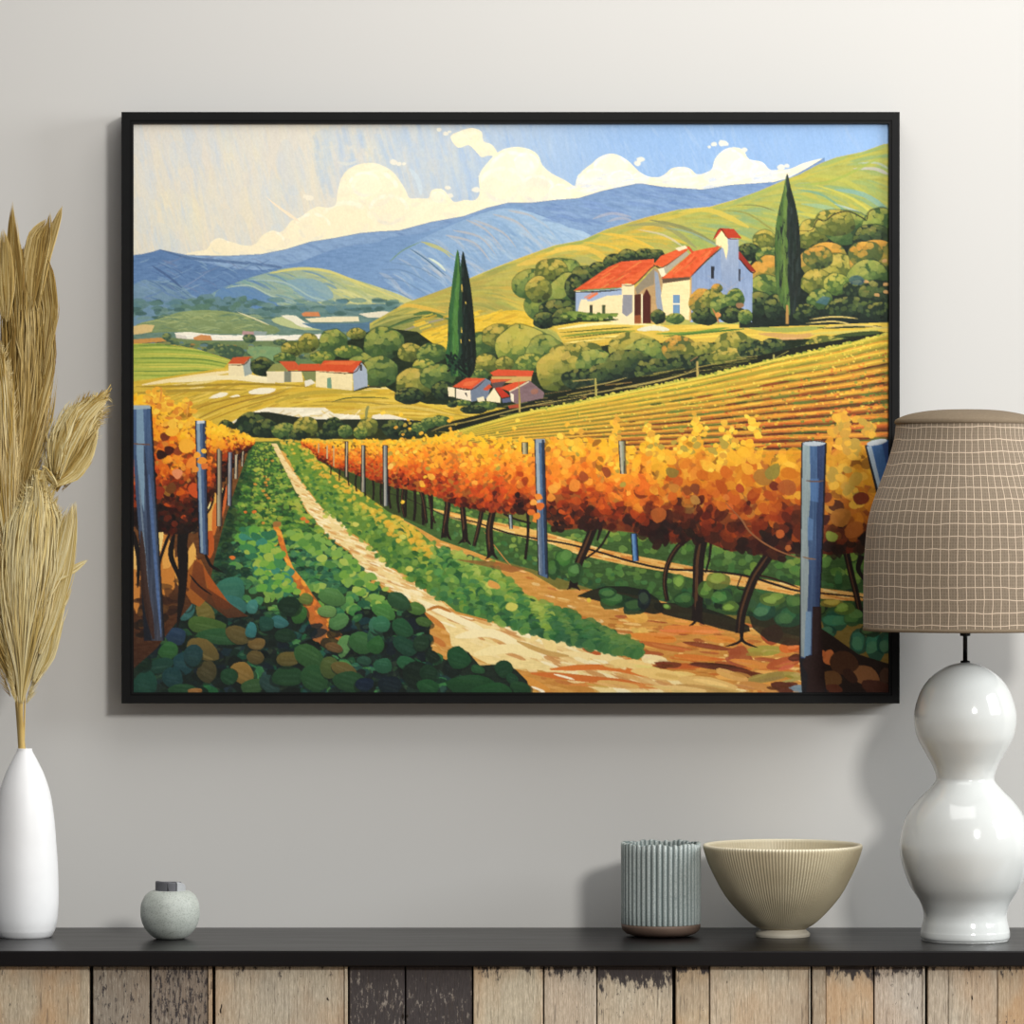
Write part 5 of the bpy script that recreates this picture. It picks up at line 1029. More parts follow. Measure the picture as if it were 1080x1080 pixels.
    for k in range(40): blob(rng.uniform(560, 930), interp(bot, rng.uniform(560, 930))+rng.uniform(-4, 4), rng.uniform(2, 5), rng.uniform(2, 4), ['24100a', '4a1c0e', '7a3014'][rng.randrange(3)]) if False else None
    # ------- posts
    def post(p, base, lt, dk, edge='14161c'):
        (xa, ya), (xb, yb), (xc, yc), (xd, yd) = p
        poly([(xa-1, ya-.4), (xb+1, yb-.4), (xc+1, yc), (xd-1, yd)], edge)
        poly(p, base, tex=9, tc=(3, 50))
        def at(u0, u1, v0, v1, c, al=.9):
            poly([(xa+(xb-xa)*u0+(xd-xa)*v0, ya+(yd-ya)*v0), (xa+(xb-xa)*u1+(xd-xa)*v0, ya+(yd-ya)*v0), (xa+(xb-xa)*u1+(xd-xa)*v1, ya+(yd-ya)*v1), (xa+(xb-xa)*u0+(xd-xa)*v1, ya+(yd-ya)*v1)], c, tex=8, tc=(3, 40), alpha=al)
        at(0, .38, 0, 1, lt); at(.72, 1, 0, 1, dk); at(.38, .5, .1, .5, mix(base, 'a8c0d0', .3))
        return at
    post([(404.5, 470), (408, 470), (408.5, 534), (405, 534)], '8a8a80', 'b4b0a0', '55585c'); post([(382, 470), (384.3, 470), (384.3, 519), (381.5, 519)], '8f8c7c', 'bcae90', '5a5c54'); post([(365, 466), (366.6, 466), (366, 503), (364.5, 503)], 'b0a080', 'd0c09a', '8a6a48')
    for x, y, h in [(352, 470, 22), (345, 470, 14), (336, 468, 10)]: stroke([(x, y), (x, y+h)], 1.2, 'c0a878')
    post([(551, 467), (556, 467), (556, 479), (551.5, 479)], '9a9068', 'c8b888', '5f6044'); post([(653, 465.5), (659, 465.5), (658, 500), (655, 500)], '8a8c70', 'b8b098', '6a5a38'); post([(666, 563), (671, 563), (673, 592), (668, 592)], '4a74a8', '6a94b8', '24406a'); post([(537, 543), (539.4, 543), (540, 558), (538, 558)], '8a9498', 'b0b8b0', '5a6468')
    at = post([(564.5, 464), (573.5, 464), (577.5, 610), (568.5, 606)], '4a6484', 'a4aeb0', '222c40'); poly([(564.5, 463), (574.5, 463), (575, 467), (565, 467)], '8c9aa4'); at(.75, 1.05, 0, .12, '2a3648')
    at(.1, .55, .5, 1, '3a4a66', .6)
    for x, y, r in [(568, 524, 4), (563, 530, 4), (570, 534, 4.5), (566, 544, 4), (560, 540, 4)]: blob(x, y, r, r*.85, ['e8862c', 'd86a24', 'f0a040'][rng.randrange(3)])
    # big post
    poly([(845, 467), (872, 467), (868, 580), (865, 640), (868, 700), (872, 733), (846, 733), (843, 696), (844, 600)], '141014', sm=0)
    poly([(846.5, 468), (870, 468), (867, 560), (864.5, 640), (862, 696), (844.5, 694), (844.5, 600), (845.5, 540)], '456288', '38496a', d=(0, 1), tex=12, tc=(3, 60))
    poly([(846.5, 469), (854, 469), (855, 520), (852, 560), (853, 600), (851, 660), (850, 694), (844.5, 692), (844.5, 600), (845.5, 540)], '93a4a6', '8a9494', d=(0, 1), tex=9, tc=(3, 50))
    poly([(862, 469), (870, 469), (867, 560), (864.5, 640), (860, 640), (861, 560)], '2c3c60', tex=6, tc=(3, 50)); poly([(854, 505), (864, 505), (863, 530), (855, 528)], '5a82b4', alpha=.6); poly([(852, 545), (858, 548), (857, 570), (852, 570)], '6488b4', alpha=.6); poly([(850, 645), (856, 645), (855, 690), (848, 694)], '6f8ca8')
    poly([(857, 640), (866, 640), (868, 735), (852, 735), (856, 696)], '2a1410', alpha=.92); blob(859, 467.5, 12, 3, 'b4bcc2', w=.05); stroke([(846, 466.5), (859, 465), (871, 467)], 1, '26221e')
    stroke([(850, 507), (860, 508), (869, 507)], 1.6, '6a5248'); stroke([(846, 587), (853, 589), (861, 590)], 1.4, '8a6a4c')
    poly([(846, 700), (852, 712), (850, 733), (870, 733), (870, 700), (862, 690), (850, 692)], '26120e', alpha=.9)
    # leaning post by the frame
    poly([(912, 470), (937, 463), (937, 560), (934, 560)], '15181f'); poly([(914, 470), (937, 464), (937, 560), (936, 555)], '3c608e', tex=10, tc=(3, 30)); poly([(914, 471), (919, 470), (937, 545), (936, 552)], 'a3b2bc'); poly([(930, 467), (937, 466), (937, 500)], '28406e'); blob(925, 466.5, 11, 3, 'b8bec0', a=-.2, w=.05)

def paint_all():
    paint_sky(); paint_clouds(); paint_mountains(); paint_hill(); paint_farmland(); paint_midtrees(); paint_farm(); paint_slope(); paint_house(); paint_cypresses(); paint_farm2(); paint_hedges()
    paint_vineyard_slope(); paint_ground(); paint_left_greens(); paint_vines_left(); paint_vines_right()
    # bristle grain over the dry paint
    g = (noise2(PH, PW, 3.0, 3.0, 5)-.5)*7+(noise2(PH, PW, 6, 2.2, 6)-.5)*6
    art[...] = np.clip(art+g[..., None], 4, 252)
    return art.reshape(PH, PW, 3)
# ---------------------------------------------------------------- the room
def wall_mat():
    t = NT('wall_paint', .85, lin('c9c6c0'), .25)
    v = t.coord((1, 1, 1))
    a = t.noise(v, 1.3, 3); b = t.noise(v, 160, 3)
    t.col(t.mixc(a, lin('c4c2be'), lin('c8c6c2')))
    t.bump(b, .05, .0006)
    return t.m
WALL = wall_mat()
bm = bmesh.new(); bm_box(bm, -3.0, 3.0, 0, .12, 0, 3.0)
struct(bm_obj('wall_back', bm, WALL))
t = NT('floor_boards', .4, lin('8a7258'), .4)
v = t.coord((1, 7, 1)); br = t.n('ShaderNodeTexBrick'); br.inputs['Scale'].default_value = 1.0
br.inputs['Color1'].default_value = lin('8f7658'); br.inputs['Color2'].default_value = lin('7d664c'); br.inputs['Mortar'].default_value = lin('3a2e22'); br.inputs['Mortar Size'].default_value = .006
t.l(v, br.inputs['Vector']); nz = t.noise(t.coord((2, 40, 1)), 3, 5)
t.col(t.mixc(t.math('MULTIPLY', nz, .35), br.outputs[0], lin('a68c6c')))
bm = bmesh.new(); bm_box(bm, -3.0, 3.0, -6.5, 0, -.1, 0)
struct(bm_obj('floor', bm, t.m))
t = NT('baseboard_paint', .5, lin('dedcd6'), .4)
bm = bmesh.new(); bm_box(bm, -3.0, 3.0, -.018, 0, 0, .1, .004)
struct(bm_obj('baseboard_back', bm, t.m))

# ---------------------------------------------------------------- the framed painting
FD = .045                      # the frame stands this far off the wall
pic = thing('framed_painting', 'large painting of an autumn vineyard and farmhouse in a thin black frame', 'painting', P(538.5, 742, 0))
def to_local(o, par):
    o.parent = par
    o.matrix_parent_inverse = Matrix.Translation(-par.location)
tf = NT('black_frame_lacquer', .5, lin('101010'), .15)
nz = tf.noise(tf.coord((1, 1, 1)), 60, 3); tf.col(tf.mixc(nz, lin('080808'), lin('101010')))
bm = bmesh.new()
a0, b1 = P(128, 118, FD), P(949, 742, FD)
i0, i1 = P(140.6, 130.6, FD), P(937.4, 730.4, FD)
def frame_ring(bm, x0, x1, z0, z1, X0_, X1_, Z0_, Z1_, prof):
    # mitred moulding: prof = list of (u, depth), u=0 outer edge .. 1 inner edge
    rings = []
    for u, dep in prof:
        xa = X0_+(x0-X0_)*u; xb = X1_+(x1-X1_)*u; za = Z0_+(z0-Z0_)*u; zb = Z1_+(z1-Z1_)*u
        rings.append([bm.verts.new((xa, -dep, za)), bm.verts.new((xb, -dep, za)), bm.verts.new((xb, -dep, zb)), bm.verts.new((xa, -dep, zb))])
    for r0, r1 in zip(rings, rings[1:]+rings[:1]):
        for k in range(4):
            bm.faces.new((r0[k], r0[(k+1) % 4], r1[(k+1) % 4], r1[k]))
frame_ring(bm, i0.x, i1.x, i1.z, i0.z, a0.x, b1.x, b1.z, a0.z,
           [(0, .001), (0, FD-.001), (.06, FD), (.70, FD), (.73, FD-.0012), (.80, FD-.0012), (.83, FD-.0004), (.97, FD-.0004), (1, FD-.002), (1, FD-.012), (.9, FD-.012), (.9, .001)])
fr = bm_obj('frame', bm, tf.m); to_local(fr, pic)

paint_all()
GW, GH = int((X1-X0)*1.25), int((Y1-Y0)*1.25)
small = art[:GH*2, :GW*2].reshape(GH, 2, GW, 2, 3).mean((1, 3))/255.0
linear = np.where(small <= .04045, small/12.92, ((small+.055)/1.055)**2.4)
CD = FD-.006
gx = (np.arange(GW)+.5)/1.25+X0; gy = (np.arange(GH)+.5)/1.25+Y0
gx[0] = X0-.4; gx[-1] = X1+.4; gy[0] = Y0-.4; gy[-1] = Y1+.4
lum = small.mean(2)
XX, YY = np.meshgrid((gx-540)*sc(CD), ZC-(gy-540)*sc(CD))
DD = -(CD+lum*.0004)
co = np.stack([XX, DD, YY], -1).reshape(-1, 3).astype(np.float32)
idx = np.arange(GW*GH).reshape(GH, GW)
quads = np.stack([idx[:-1, :-1], idx[1:, :-1], idx[1:, 1:], idx[:-1, 1:]], -1).reshape(-1, 4)
me = bpy.data.meshes.new('canvas')
me.vertices.add(len(co)); me.vertices.foreach_set('co', co.ravel())
me.loops.add(quads.size); me.loops.foreach_set('vertex_index', quads.ravel().astype(np.int32))
me.polygons.add(len(quads)); me.polygons.foreach_set('loop_start', (np.arange(len(quads))*4).astype(np.int32))
me.update(calc_edges=True)
ca = me.color_attributes.new('paint', 'FLOAT_COLOR', 'POINT')
rgba = np.ones((GW*GH, 4), dtype=np.float32); rgba[:, :3] = linear.reshape(-1, 3)*PAINT_GAIN
ca.data.foreach_set('color', rgba.ravel())
tc = NT('oil_paint_on_canvas', .62, (1, 1, 1, 1), .22)
at = tc.n('ShaderNodeVertexColor', layer_name='paint'); tc.col(at.outputs[0])
w1 = tc.noise(tc.coord((1, 1, 1)), 900, 2); tc.bump(w1, .06, .0003)
me.materials.append(tc.m)
cv = bpy.data.objects.new('canvas', me); COL.objects.link(cv); to_local(cv, pic)
bm = bmesh.new(); bm_box(bm, i0.x-.002, i1.x+.002, -(CD-.001), -.004, i1.z-.002, i0.z+.002)
t = NT('stretcher_board', .8, lin('b09a78'), .2)
bk = bm_obj('backing_board', bm, t.m); to_local(bk, pic)

# ---------------------------------------------------------------- the sideboard
TOPD = .30; TOPZ = .8
side = thing('sideboard', 'long sideboard with glossy black top and weathered plank doors against the wall', 'sideboard', (0, -.15, 0))
tb = NT('black_lacquer_top', .30, lin('141112'), .26)
nz = tb.noise(tb.coord((1, 12, 1)), 8, 4); tb.col(tb.mixc(nz, lin('0d0b0c'), lin('151213')))
rr = tb.n('ShaderNodeMapRange'); rr.inputs[3].default_value = .26; rr.inputs[4].default_value = .40; tb.l(nz, rr.inputs[0]); tb.l(rr.outputs[0], tb.b.inputs['Roughness'])
bm = bmesh.new(); bm_box(bm, -.98, .98, -TOPD, -.002, TOPZ-.0172, TOPZ, .0016, 2)
to_local(bm_obj('top', bm, tb.m), side)
td = NT('dark_carcass', .6, lin('1a1714'), .3)
nz = td.noise(td.coord((1, 1, 8)), 20, 4); td.col(td.mixc(nz, lin('14110f'), lin('221d19')))
bm = bmesh.new(); bm_box(bm, -.96, .96, -.268, -.004, .13, TOPZ-.0172); bm_box(bm, -.962, .962, -.292, -.268, .115, .135, .002)
to_local(bm_obj('carcass', bm, td.m), side)
for lx_ in (-.9, .9):
    for ly_ in (-.25, -.04):
        bm = bmesh.new(); bm_box(bm, lx_-.022, lx_+.022, ly_-.02, ly_+.02, 0, .13, .003)
        to_local(bm_obj('leg', bm, td.m), side)

def plank_material():
    t = NT('weathered_boards', .75, lin('c8b898'), .2)
    base = t.mixc(.38, t.n('ShaderNodeVertexColor', layer_name='tone').outputs[0], lin('d2c8bc'))
    par = t.n('ShaderNodeSeparateColor'); t.l(t.n('ShaderNodeVertexColor', layer_name='wear').outputs[0], par.inputs[0])
    chip, dark, rust = par.outputs[0], par.outputs[1], par.outputs[2]
    grain = t.noise(t.coord((330, 40, 9)), 1.6, 7, .75)
    fine = t.noise(t.coord((700, 100, 110)), 1.0, 4, .7)
    patch = t.noise(t.coord((9, 9, 5)), 1.7, 3)
    c = t.mixc(t.ramp(grain, [(.36, g4(0)), (.62, g4(1))]), t.mixc(.42, base, lin('7a6a58'), 'MIX'), base)
    c = t.mixc(t.math('MULTIPLY', t.ramp(fine, [(.35, g4(1)), (.6, g4(0))]), .34), c, lin('685846'))
    c = t.mixc(t.math('MULTIPLY', t.ramp(fine, [(.55, g4(0)), (.7, g4(1))]), .35), c, lin('f4ead4'))
    c = t.mixc(t.math('MULTIPLY', t.ramp(patch, [(.42, g4(0)), (.6, g4(1))]), t.math('MULTIPLY', rust, .75), True), c, lin('c48e54'))
    c = t.mixc(t.math('MULTIPLY', t.ramp(t.noise(t.coord((14, 9, 12)), 1.2, 3), [(.5, g4(0)), (.68, g4(1))]), .3), c, lin('9b9286'))
    # peeling dark paint left along the top edge and on the darkest boards
    geo = t.n('ShaderNodeTexCoord'); sp = t.n('ShaderNodeSeparateXYZ'); t.l(geo.outputs['Object'], sp.inputs[0])
    down = t.math('MULTIPLY', t.math('SUBTRACT', TOPZ-.0172, sp.outputs[2]), 1/.045)
    pn = t.noise(t.coord((170, 30, 52)), 1.0, 6, .72)
    edge = t.math('SUBTRACT', t.math('ADD', t.math('MULTIPLY', chip, .62), t.math('MULTIPLY', t.math('SUBTRACT', pn, .56), 2.0)), down)
    full_ = t.math('SUBTRACT', t.math('MULTIPLY', dark, 1.3), t.ramp(t.noise(t.coord((330, 60, 90)), 1.0, 4, .75), [(.3, g4(0)), (.85, g4(1.6))]))
    f = t.ramp(t.math('MAXIMUM', edge, full_), [(.0, g4(0)), (.16, g4(1))])
    dk = t.mixc(fine, lin('2e2a2a'), lin('5a5352'))
    c = t.mixc(f, c, dk)
    # small dark holes
    hn = t.noise(t.coord((130, 30, 60)), 1.0, 1)
    streak = t.noise(t.coord((420, 60, 24)), 1.0, 3, .6)
    c = t.mixc(t.math('MULTIPLY', t.ramp(streak, [(.60, g4(0)), (.68, g4(1))]), .5), c, lin('4e443c'))
    c = t.mixc(t.ramp(hn, [(.755, g4(0)), (.775, g4(1))]), c, lin('2c251f'))
    t.col(c); t.bump(grain, .5, .0012)
    return t.m
PLK = plank_material()
# px edges, tone, chip at the top, dark paint, rust
BOARDS = [
    [(-420, -300, 'c9b694', .3, .1, .3), (-298, -180, 'b5a488', .5, .2, .3)], [(-176, -60, 'cdbd9e', .5, .2, .2), (-58, -22, 'b8a582', .3, .3, .3)],
    [(-18, 94, 'd0bd98', .18, .12, .55)],
    [(98, 157.4, '6e6350', .10, .28, .1), (159.4, 219, '453d36', .2, .42, .1), (219.6, 223.6, 'b49a72', .1, .3, .3)],
    [(227, 363, 'd6c9ac', .28, .12, .35), (363.4, 366.6, 'ded0b0', 0, 0, .2)],
    [(368.5, 426.6, '5a5352', 1.0, .70, 0), (428.2, 497.6, '4c4748', 1.0, .74, 0)],
    [(499.4, 572.4, 'e2d4b2', .45, .05, .45), (574, 628.6, 'dfd3bc', .55, .16, .2), (630, 709, 'dccdae', .95, .2, .2)],
    [(713, 747.6, 'dac69e', .6, .12, .5), (749, 853, 'e6d6b6', .16, .04, .35), (853.2, 854.6, 'e8dcc4', 0, 0, 0)],
    [(857, 871, 'b3a486', .1, .1, .2), (871.4, 921, 'dccdac', .75, .1, .6), (922.4, 973, 'dbd0c0', .55, .14, .25), (973.2, 975.4, 'e0d6c2', 0, 0, 0)],
    [(979, 1000, 'cdbca2', .25, .1, .3), (1000.6, 1052, 'd6c9b0', .3, .12, .35), (1052.6, 1110, 'd2c09c', .45, .15, .6)],
    [(1114, 1200, 'cbb998', .4, .1, .3), (1201.5, 1290, 'c0b090', .4, .1, .3)], [(1294, 1400, 'c6b493', .3, .1, .3)]]
def door(boards, k):
    V = []; F = []; tone = []; wear = []
    bm = bmesh.new()
    rr_ = random.Random(40+k)
    spans = []
    for (xa, xb, c, ch, dk_, ru) in boards:
        n0 = len(bm.verts)
        x0, x1 = (xa-540)*sc(.29), (xb-540)*sc(.29)
        pr = .2885+rr_.uniform(-.0012, .0008) if xb-xa > 8 else .2905
        bm_box(bm, x0, x1, -pr, -.2685, .137, TOPZ-.0178-rr_.uniform(0, .0004), .0009 if xb-xa > 8 else .0004, 1)
        spans.append((x0-1e-4, x1+1e-4, lin(c), (ch, dk_, ru, 1)))
    tl = bm.verts.layers.float_color.new('tone'); wl = bm.verts.layers.float_color.new('wear')
    for v_ in bm.verts:
        for s in spans:
            if s[0] <= v_.co.x <= s[1]: v_[tl] = s[2]; v_[wl] = s[3]; break
    # battens that tie the boards of one door together behind
    o = bm_obj('door', bm, PLK)
    to_local(o, side)
    return o
for k, b in enumerate(BOARDS): door(b, k)

# ---------------------------------------------------------------- the white vase
VD = .150
def base_at(cx, by, d): 
    p = P(cx, by, d); return Vector((p.x, -d, TOPZ))
def depth_for(py):      # depth at which the tabletop is seen at row py
    return CAMD-(ZC-TOPZ)*CAMD/((py-540)*S0)
def zpx(py, d, z0): return P(0, py, d).z-z0
def prof_px(pts, d, base_z, base_py):
    """(radius px, row) -> metres, resting on base_z"""
    s = sc(d); return [(r*s, (base_py-y)*s) for r, y in pts]

def ceramic(name, c1, c2, rough, spec=.5, scale=40, bump=.05, coat=0):
    t = NT(name, rough, lin(c1), spec, coat=coat)
    n_ = t.noise(t.coord(), scale, 4); t.col(t.mixc(n_, lin(c1), lin(c2)))
    if bump: t.bump(t.noise(t.coord(), scale*4, 3), bump, .0008)
    return t.m
vd = depth_for(988)
vase = thing('vase', 'tall matte white bottle-shaped vase holding dried pampas grass at the left end of the sideboard', 'vase', base_at(26, 988, vd))
pr = [(0, 989), (24, 989), (28, 988.4), (31, 984), (32.5, 980), (34.7, 969), (35.7, 947), (35.2, 919), (33.4, 891), (31, 863), (27, 838), (21, 819), (14.5, 805), (8.6, 794), (7.8, 790.6), (6.8, 791), (7, 796), (12, 808), (19, 822), (25, 840), (31, 890), (33, 940), (28, 980), (0, 984)]
o = lathe('body', prof_px(curve_prof(pr, 4), vd, TOPZ, 989), ceramic('matte_white_glaze', 'f4f4f4', 'ebebeb', .42, .4, 30), vase)
for p_ in o.data.polygons: pass

# ---------------------------------------------------------------- pampas grass
def plume_mat(name, a, b, c):
    t = NT(name, .8, lin(a), .15)
    col = t.n('ShaderNodeVertexColor', layer_name='tint').outputs[0]
    t.col(col)
    t.b.inputs['Subsurface Weight'].default_value = 0
    return t.m
PM = plume_mat('dried_grass_fibres', 'd8c490', 'a08850', 'e8dcb8')
ts = NT('dried_stem', .6, lin('c8aa62'), .3); nz = ts.noise(ts.coord((60, 60, 3)), 2, 4); ts.col(ts.mixc(nz, lin('b89850'), lin('d9bd7a')))
STEM = ts.m
def bez(pts, n):
    out = []
    m = len(pts)
    for i in range(m-1):
        p0 = pts[max(i-1, 0)]; p1 = pts[i]; p2 = pts[i+1]; p3 = pts[min(i+2, m-1)]
        for j in range(n):
            t = j/n; out.append(.5*((2*p1)+(p2-p0)*t+(2*p0-5*p1+4*p2-p3)*t*t+(3*p1-p0-3*p2+p3)*t**3))
    out.append(pts[-1]); return out
def tube(name, pts, r0, r1, mat, parent, n=10, sub=5):
    C = bez(pts, sub); V = []; F = []
    for i, p in enumerate(C):
        d = (C[min(i+1, len(C)-1)]-C[max(i-1, 0)]).normalized()
        u = d.cross(Vector((0, 1, .01))).normalized(); w = d.cross(u)
        r = r0+(r1-r0)*i/(len(C)-1)
        for k in range(n):
            a = 2*math.pi*k/n; V.append(p+u*math.cos(a)*r+w*math.sin(a)*r)
    for i in range(len(C)-1):
        for k in range(n): F.append((i*n+k, i*n+(k+1) % n, (i+1)*n+(k+1) % n, (i+1)*n+k))
    F.append(tuple(range(n))[::-1]); F.append(tuple(range((len(C)-1)*n, len(C)*n)))
    o = mesh_obj(name, V, F, mat, parent, True)
    return o
def strands(name, items, parent, tones, seed):
    """items: (points list, width); each becomes a thin folded blade"""
    r_ = random.Random(seed); V = []; F = []; C = []
    for pts, w, tone in items:
        n = len(pts); b0 = len(V)
        nrm = Vector((r_.uniform(-.3, .3), -1, r_.uniform(-.15, .15))).normalized()
        for i, p in enumerate(pts):
            d = (pts[min(i+1, n-1)]-pts[max(i-1, 0)]).normalized(); s_ = d.cross(nrm).normalized()
            f = i/(n-1); ww = w*(math.sin(math.pi*min(1, f*.92+.08))**.6)*.5+1e-5
            V += [p-s_*ww, p+nrm*ww*.35, p+s_*ww]
            q = r_.uniform(.97, 1.03)
            C += [tuple(v_*q for v_ in tone[:3])+(1,)]*3
        for i in range(n-1):
            a = b0+i*3; F += [(a, a+1, a+4, a+3), (a+1, a+2, a+5, a+4)]
    me = bpy.data.meshes.new(name); me.from_pydata([tuple(v_) for v_ in V], [], F); me.update()
    at_ = me.color_attributes.new('tint', 'FLOAT_COLOR', 'POINT'); at_.data.foreach_set('color', np.array(C, dtype=np.float32).ravel())
    me.materials.append(PM); me.polygons.foreach_set('use_smooth', [True]*len(me.polygons))
    o = bpy.data.objects.new(name, me); COL.objects.link(o); to_local(o, parent); return o
def W2(r_, px, py, d): return P(px, py, d)
def plume(label, axis, halfw, n, seed, d0, stem, lw=(.6, 1.7), length=(50, 95), flare=.5, tones=None, lobes=(), sw=(.0012, .0009)):
    """axis: photo-pixel spine from base to tip; halfw: width along the spine (px)"""
    r_ = random.Random(seed)
    base = P(stem[0][0], stem[0][1], stem[0][2])
    root = thing('pampas_plume', label, 'dried grass', base, 'dried grass stems in the white vase')
    st = tube('stem', [P(*q) for q in stem], sw[0], sw[1], STEM, None, 8); to_local(st, root)
    tones = tones or ['d9c48a', 'c8ae6c', 'b0924e', 'e6d6a6', '9a7c40', 'cdb678', 'ddcb98']
    m = len(axis)
    def ax(t):
        u = t*(m-1); i = min(int(u), m-2); f = u-i
        a, b = axis[i], axis[i+1]; h = halfw[i]+(halfw[i+1]-halfw[i])*f
        dx, dy = b[0]-a[0], b[1]-a[1]; L = math.hypot(dx, dy)
        return a[0]+dx*f, a[1]+dy*f, h, dx/L, dy/L
    items = []
    arc = sum(math.hypot(axis[i+1][0]-axis[i][0], axis[i+1][1]-axis[i][1]) for i in range(m-1))
    def tone_of(side_, t, sig=.55):
        q = vnoise(side_*3.2+seed, t*2.6+seed*.37)*1.35-.2
        k_ = q*(len(tones)-1)+r_.gauss(0, sig)
        return lin(tones[max(0, min(len(tones)-1, int(round(k_))))])
    for k in range(int(n*2.3)):
        t0 = r_.random()**1.1*.9
        L = r_.uniform(*length)/arc
        side_ = r_.uniform(-1, 1); depth = r_.uniform(-1, 1)*math.sqrt(max(0, 1-side_*side_))
        pts = []; bend = r_.gauss(0, 3.0); drift = r_.gauss(0, .16); lim = r_.uniform(0, 30)*(1-abs(side_))**.5; cut = 1-.22*r_.random()*abs(side_)
        for j in range(7):
            f = j/6; t = t0+L*f; over = min(lim, max(0, t-cut)*arc); t = min(cut, t)
            x, y, h, dx, dy = ax(t)
            s_ = (side_+drift*f)*h*(.35+.65*min(1, f*1.4+t0*.6))
            s_ *= 1-.5*over/30; x2 = x-dy*s_+dx*over; y2 = y+dx*s_+dy*over
            dd = d0+depth*h*.0009*(.3+.7*f)
            e_ = side_*flare*9*f*f+bend*f*f
            pts.append(P(x2-dy*e_, y2+dx*e_, max(.012, dd)))
        items.append((pts, r_.uniform(lw[0], lw[1])*S0, tone_of(side_, t0)))
    for k in range(int(n*1.1)):       # short fringe hairs that soften the outline
        t0 = r_.random(); side_ = r_.choice((-1, 1))*r_.uniform(.72, 1.02)
        x, y, h, dx, dy = ax(t0)
        x0, y0 = x-dy*side_*h*.9, y+dx*side_*h*.9
        L = r_.uniform(7, 20); an = r_.uniform(.1, .6)*(1 if side_ > 0 else -1)
        ux, uy = dx*math.cos(an)-dy*math.sin(an), dy*math.cos(an)+dx*math.sin(an)
        pts = []
        for j in range(4):
            f = j/3; pts.append(P(x0+ux*L*f, y0+uy*L*f+2.0*f*f, max(.012, d0+r_.uniform(-.002, .002)+.004*f)))
        items.append((pts, r_.uniform(.3, .7)*S0, tone_of(side_, t0)))
    for lb in lobes:           # separate feathery tips: (path px list, half width, count)
        path, hw, cnt = lb
        mm = len(path); lo_ = r_.uniform(0, 9)
        for k in range(int(cnt*2.2)):
            s_ = r_.uniform(-1, 1); e = r_.uniform(.35, 1); b_ = r_.uniform(0, .35)
            pts = []; wob = r_.gauss(0, .25)
            for j in range(7):
                f = b_+(e-b_)*j/6; u = f*(mm-1); i = min(int(u), mm-2); q = u-i
                a, b = path[i], path[i+1]; L_ = math.hypot(b[0]-a[0], b[1]-a[1])
                w_ = hw*math.sin(math.pi*min(.985, f*.92+.08))**.75
                ss_ = s_+wob*j/6
                x = a[0]+(b[0]-a[0])*q-(b[1]-a[1])/L_*ss_*w_; y = a[1]+(b[1]-a[1])*q+(b[0]-a[0])/L_*ss_*w_
                pts.append(P(x, y, d0+.010+.004*ss_+.002*math.sin(k)))
            items.append((pts, r_.uniform(lw[0], lw[1])*S0*.8, tone_of(s_+lo_, e)))
    strands('seed_head', items, root, tones, seed+1)
    return root
vm = (26, 791, vd)
TA = ['8a6e38', 'a38648', 'bca265', 'cdb67e', 'b89c5e', '9c8044', '83693a']
plume('tallest pampas plume with long wispy tips, standing furthest up the wall above the vase',
      [(14, 560), (20, 500), (26, 440), (28, 380), (27, 330), (24, 285)], [9, 20, 24, 25, 22, 12], 950, 11, vd, [(22, 850, vd), (21, 760, vd), (18, 650, vd), (16, 560, vd), (22, 460, vd), (26, 360, vd)], tones=TA, length=(70, 130), flare=.1,
      lobes=[([(20, 330), (18, 290), (14, 255), (13, 211)], 6, 110), ([(6, 340), (5, 290), (3, 240)], 9, 120), ([(30, 330), (32, 290), (38, 250), (50, 231)], 9, 150), ([(38, 330), (44, 280), (51, 250), (53, 222)], 4, 60), ([(38, 330), (50, 270), (58, 240), (66, 216)], 4, 80), ([(44, 400), (54, 330), (50, 290), (44, 262)], 7, 140), ([(26, 490), (40, 430), (52, 380), (54, 330)], 7, 140), ([(20, 520), (30, 460), (38, 420), (45, 405)], 6, 90)])
plume('small pampas plume leaning right on a thin stem, beside the painting frame',
      [(57, 518), (64, 492), (74, 465), (86, 443), (100, 428)], [10, 20, 21, 17, 8], 420, 23, vd+.01, [(24, 850, vd), (26, 750, vd), (30, 620, vd+.005), (42, 550, vd+.01), (57, 517, vd+.01), (70, 475, vd+.01)], tones=['a88a48', 'c0a562', 'd4bf84', 'e2d3a0', 'c8b070'], length=(40, 70), flare=.0, sw=(.001, .0009),
      lobes=[([(62, 505), (72, 470), (88, 440), (104, 424), (113, 421)], 6, 80), ([(58, 500), (64, 470), (72, 445), (84, 424)], 5, 80), ([(58, 512), (78, 500), (92, 480), (104, 450)], 7, 120), ([(60, 514), (52, 504), (44, 490)], 4, 50), ([(60, 500), (62, 480), (64, 466)], 3, 30), ([(62, 500), (68, 470), (70, 440)], 3, 40)])
plume('broad full pampas plume low in the bunch, spreading just above the vase mouth',
      [(22, 742), (26, 700), (30, 650), (34, 600), (38, 550), (40, 520)], [7, 19, 29, 32, 26, 10], 1200, 37, vd+.022, [(26, 870, vd), (24, 800, vd), (22, 770, vd+.004), (22, 735, vd+.02), (30, 640, vd+.022)], tones=['c4aa66', 'd2bd80', 'e0cf9c', 'e6d9aa', 'dcc98e', 'cbb273'], length=(70, 130), flare=.15, sw=(.0045, .0024),
      lobes=[([(40, 690), (56, 640), (70, 580), (80, 528)], 10, 240), ([(38, 660), (58, 610), (78, 600), (93, 590)], 4, 80), ([(30, 640), (32, 590), (38, 540), (38, 498)], 7, 130), ([(36, 720), (50, 690), (60, 640), (76, 620)], 8, 120), ([(44, 640), (58, 600), (68, 560), (76, 530)], 8, 150), ([(20, 640), (24, 590), (27, 560)], 7, 90)])
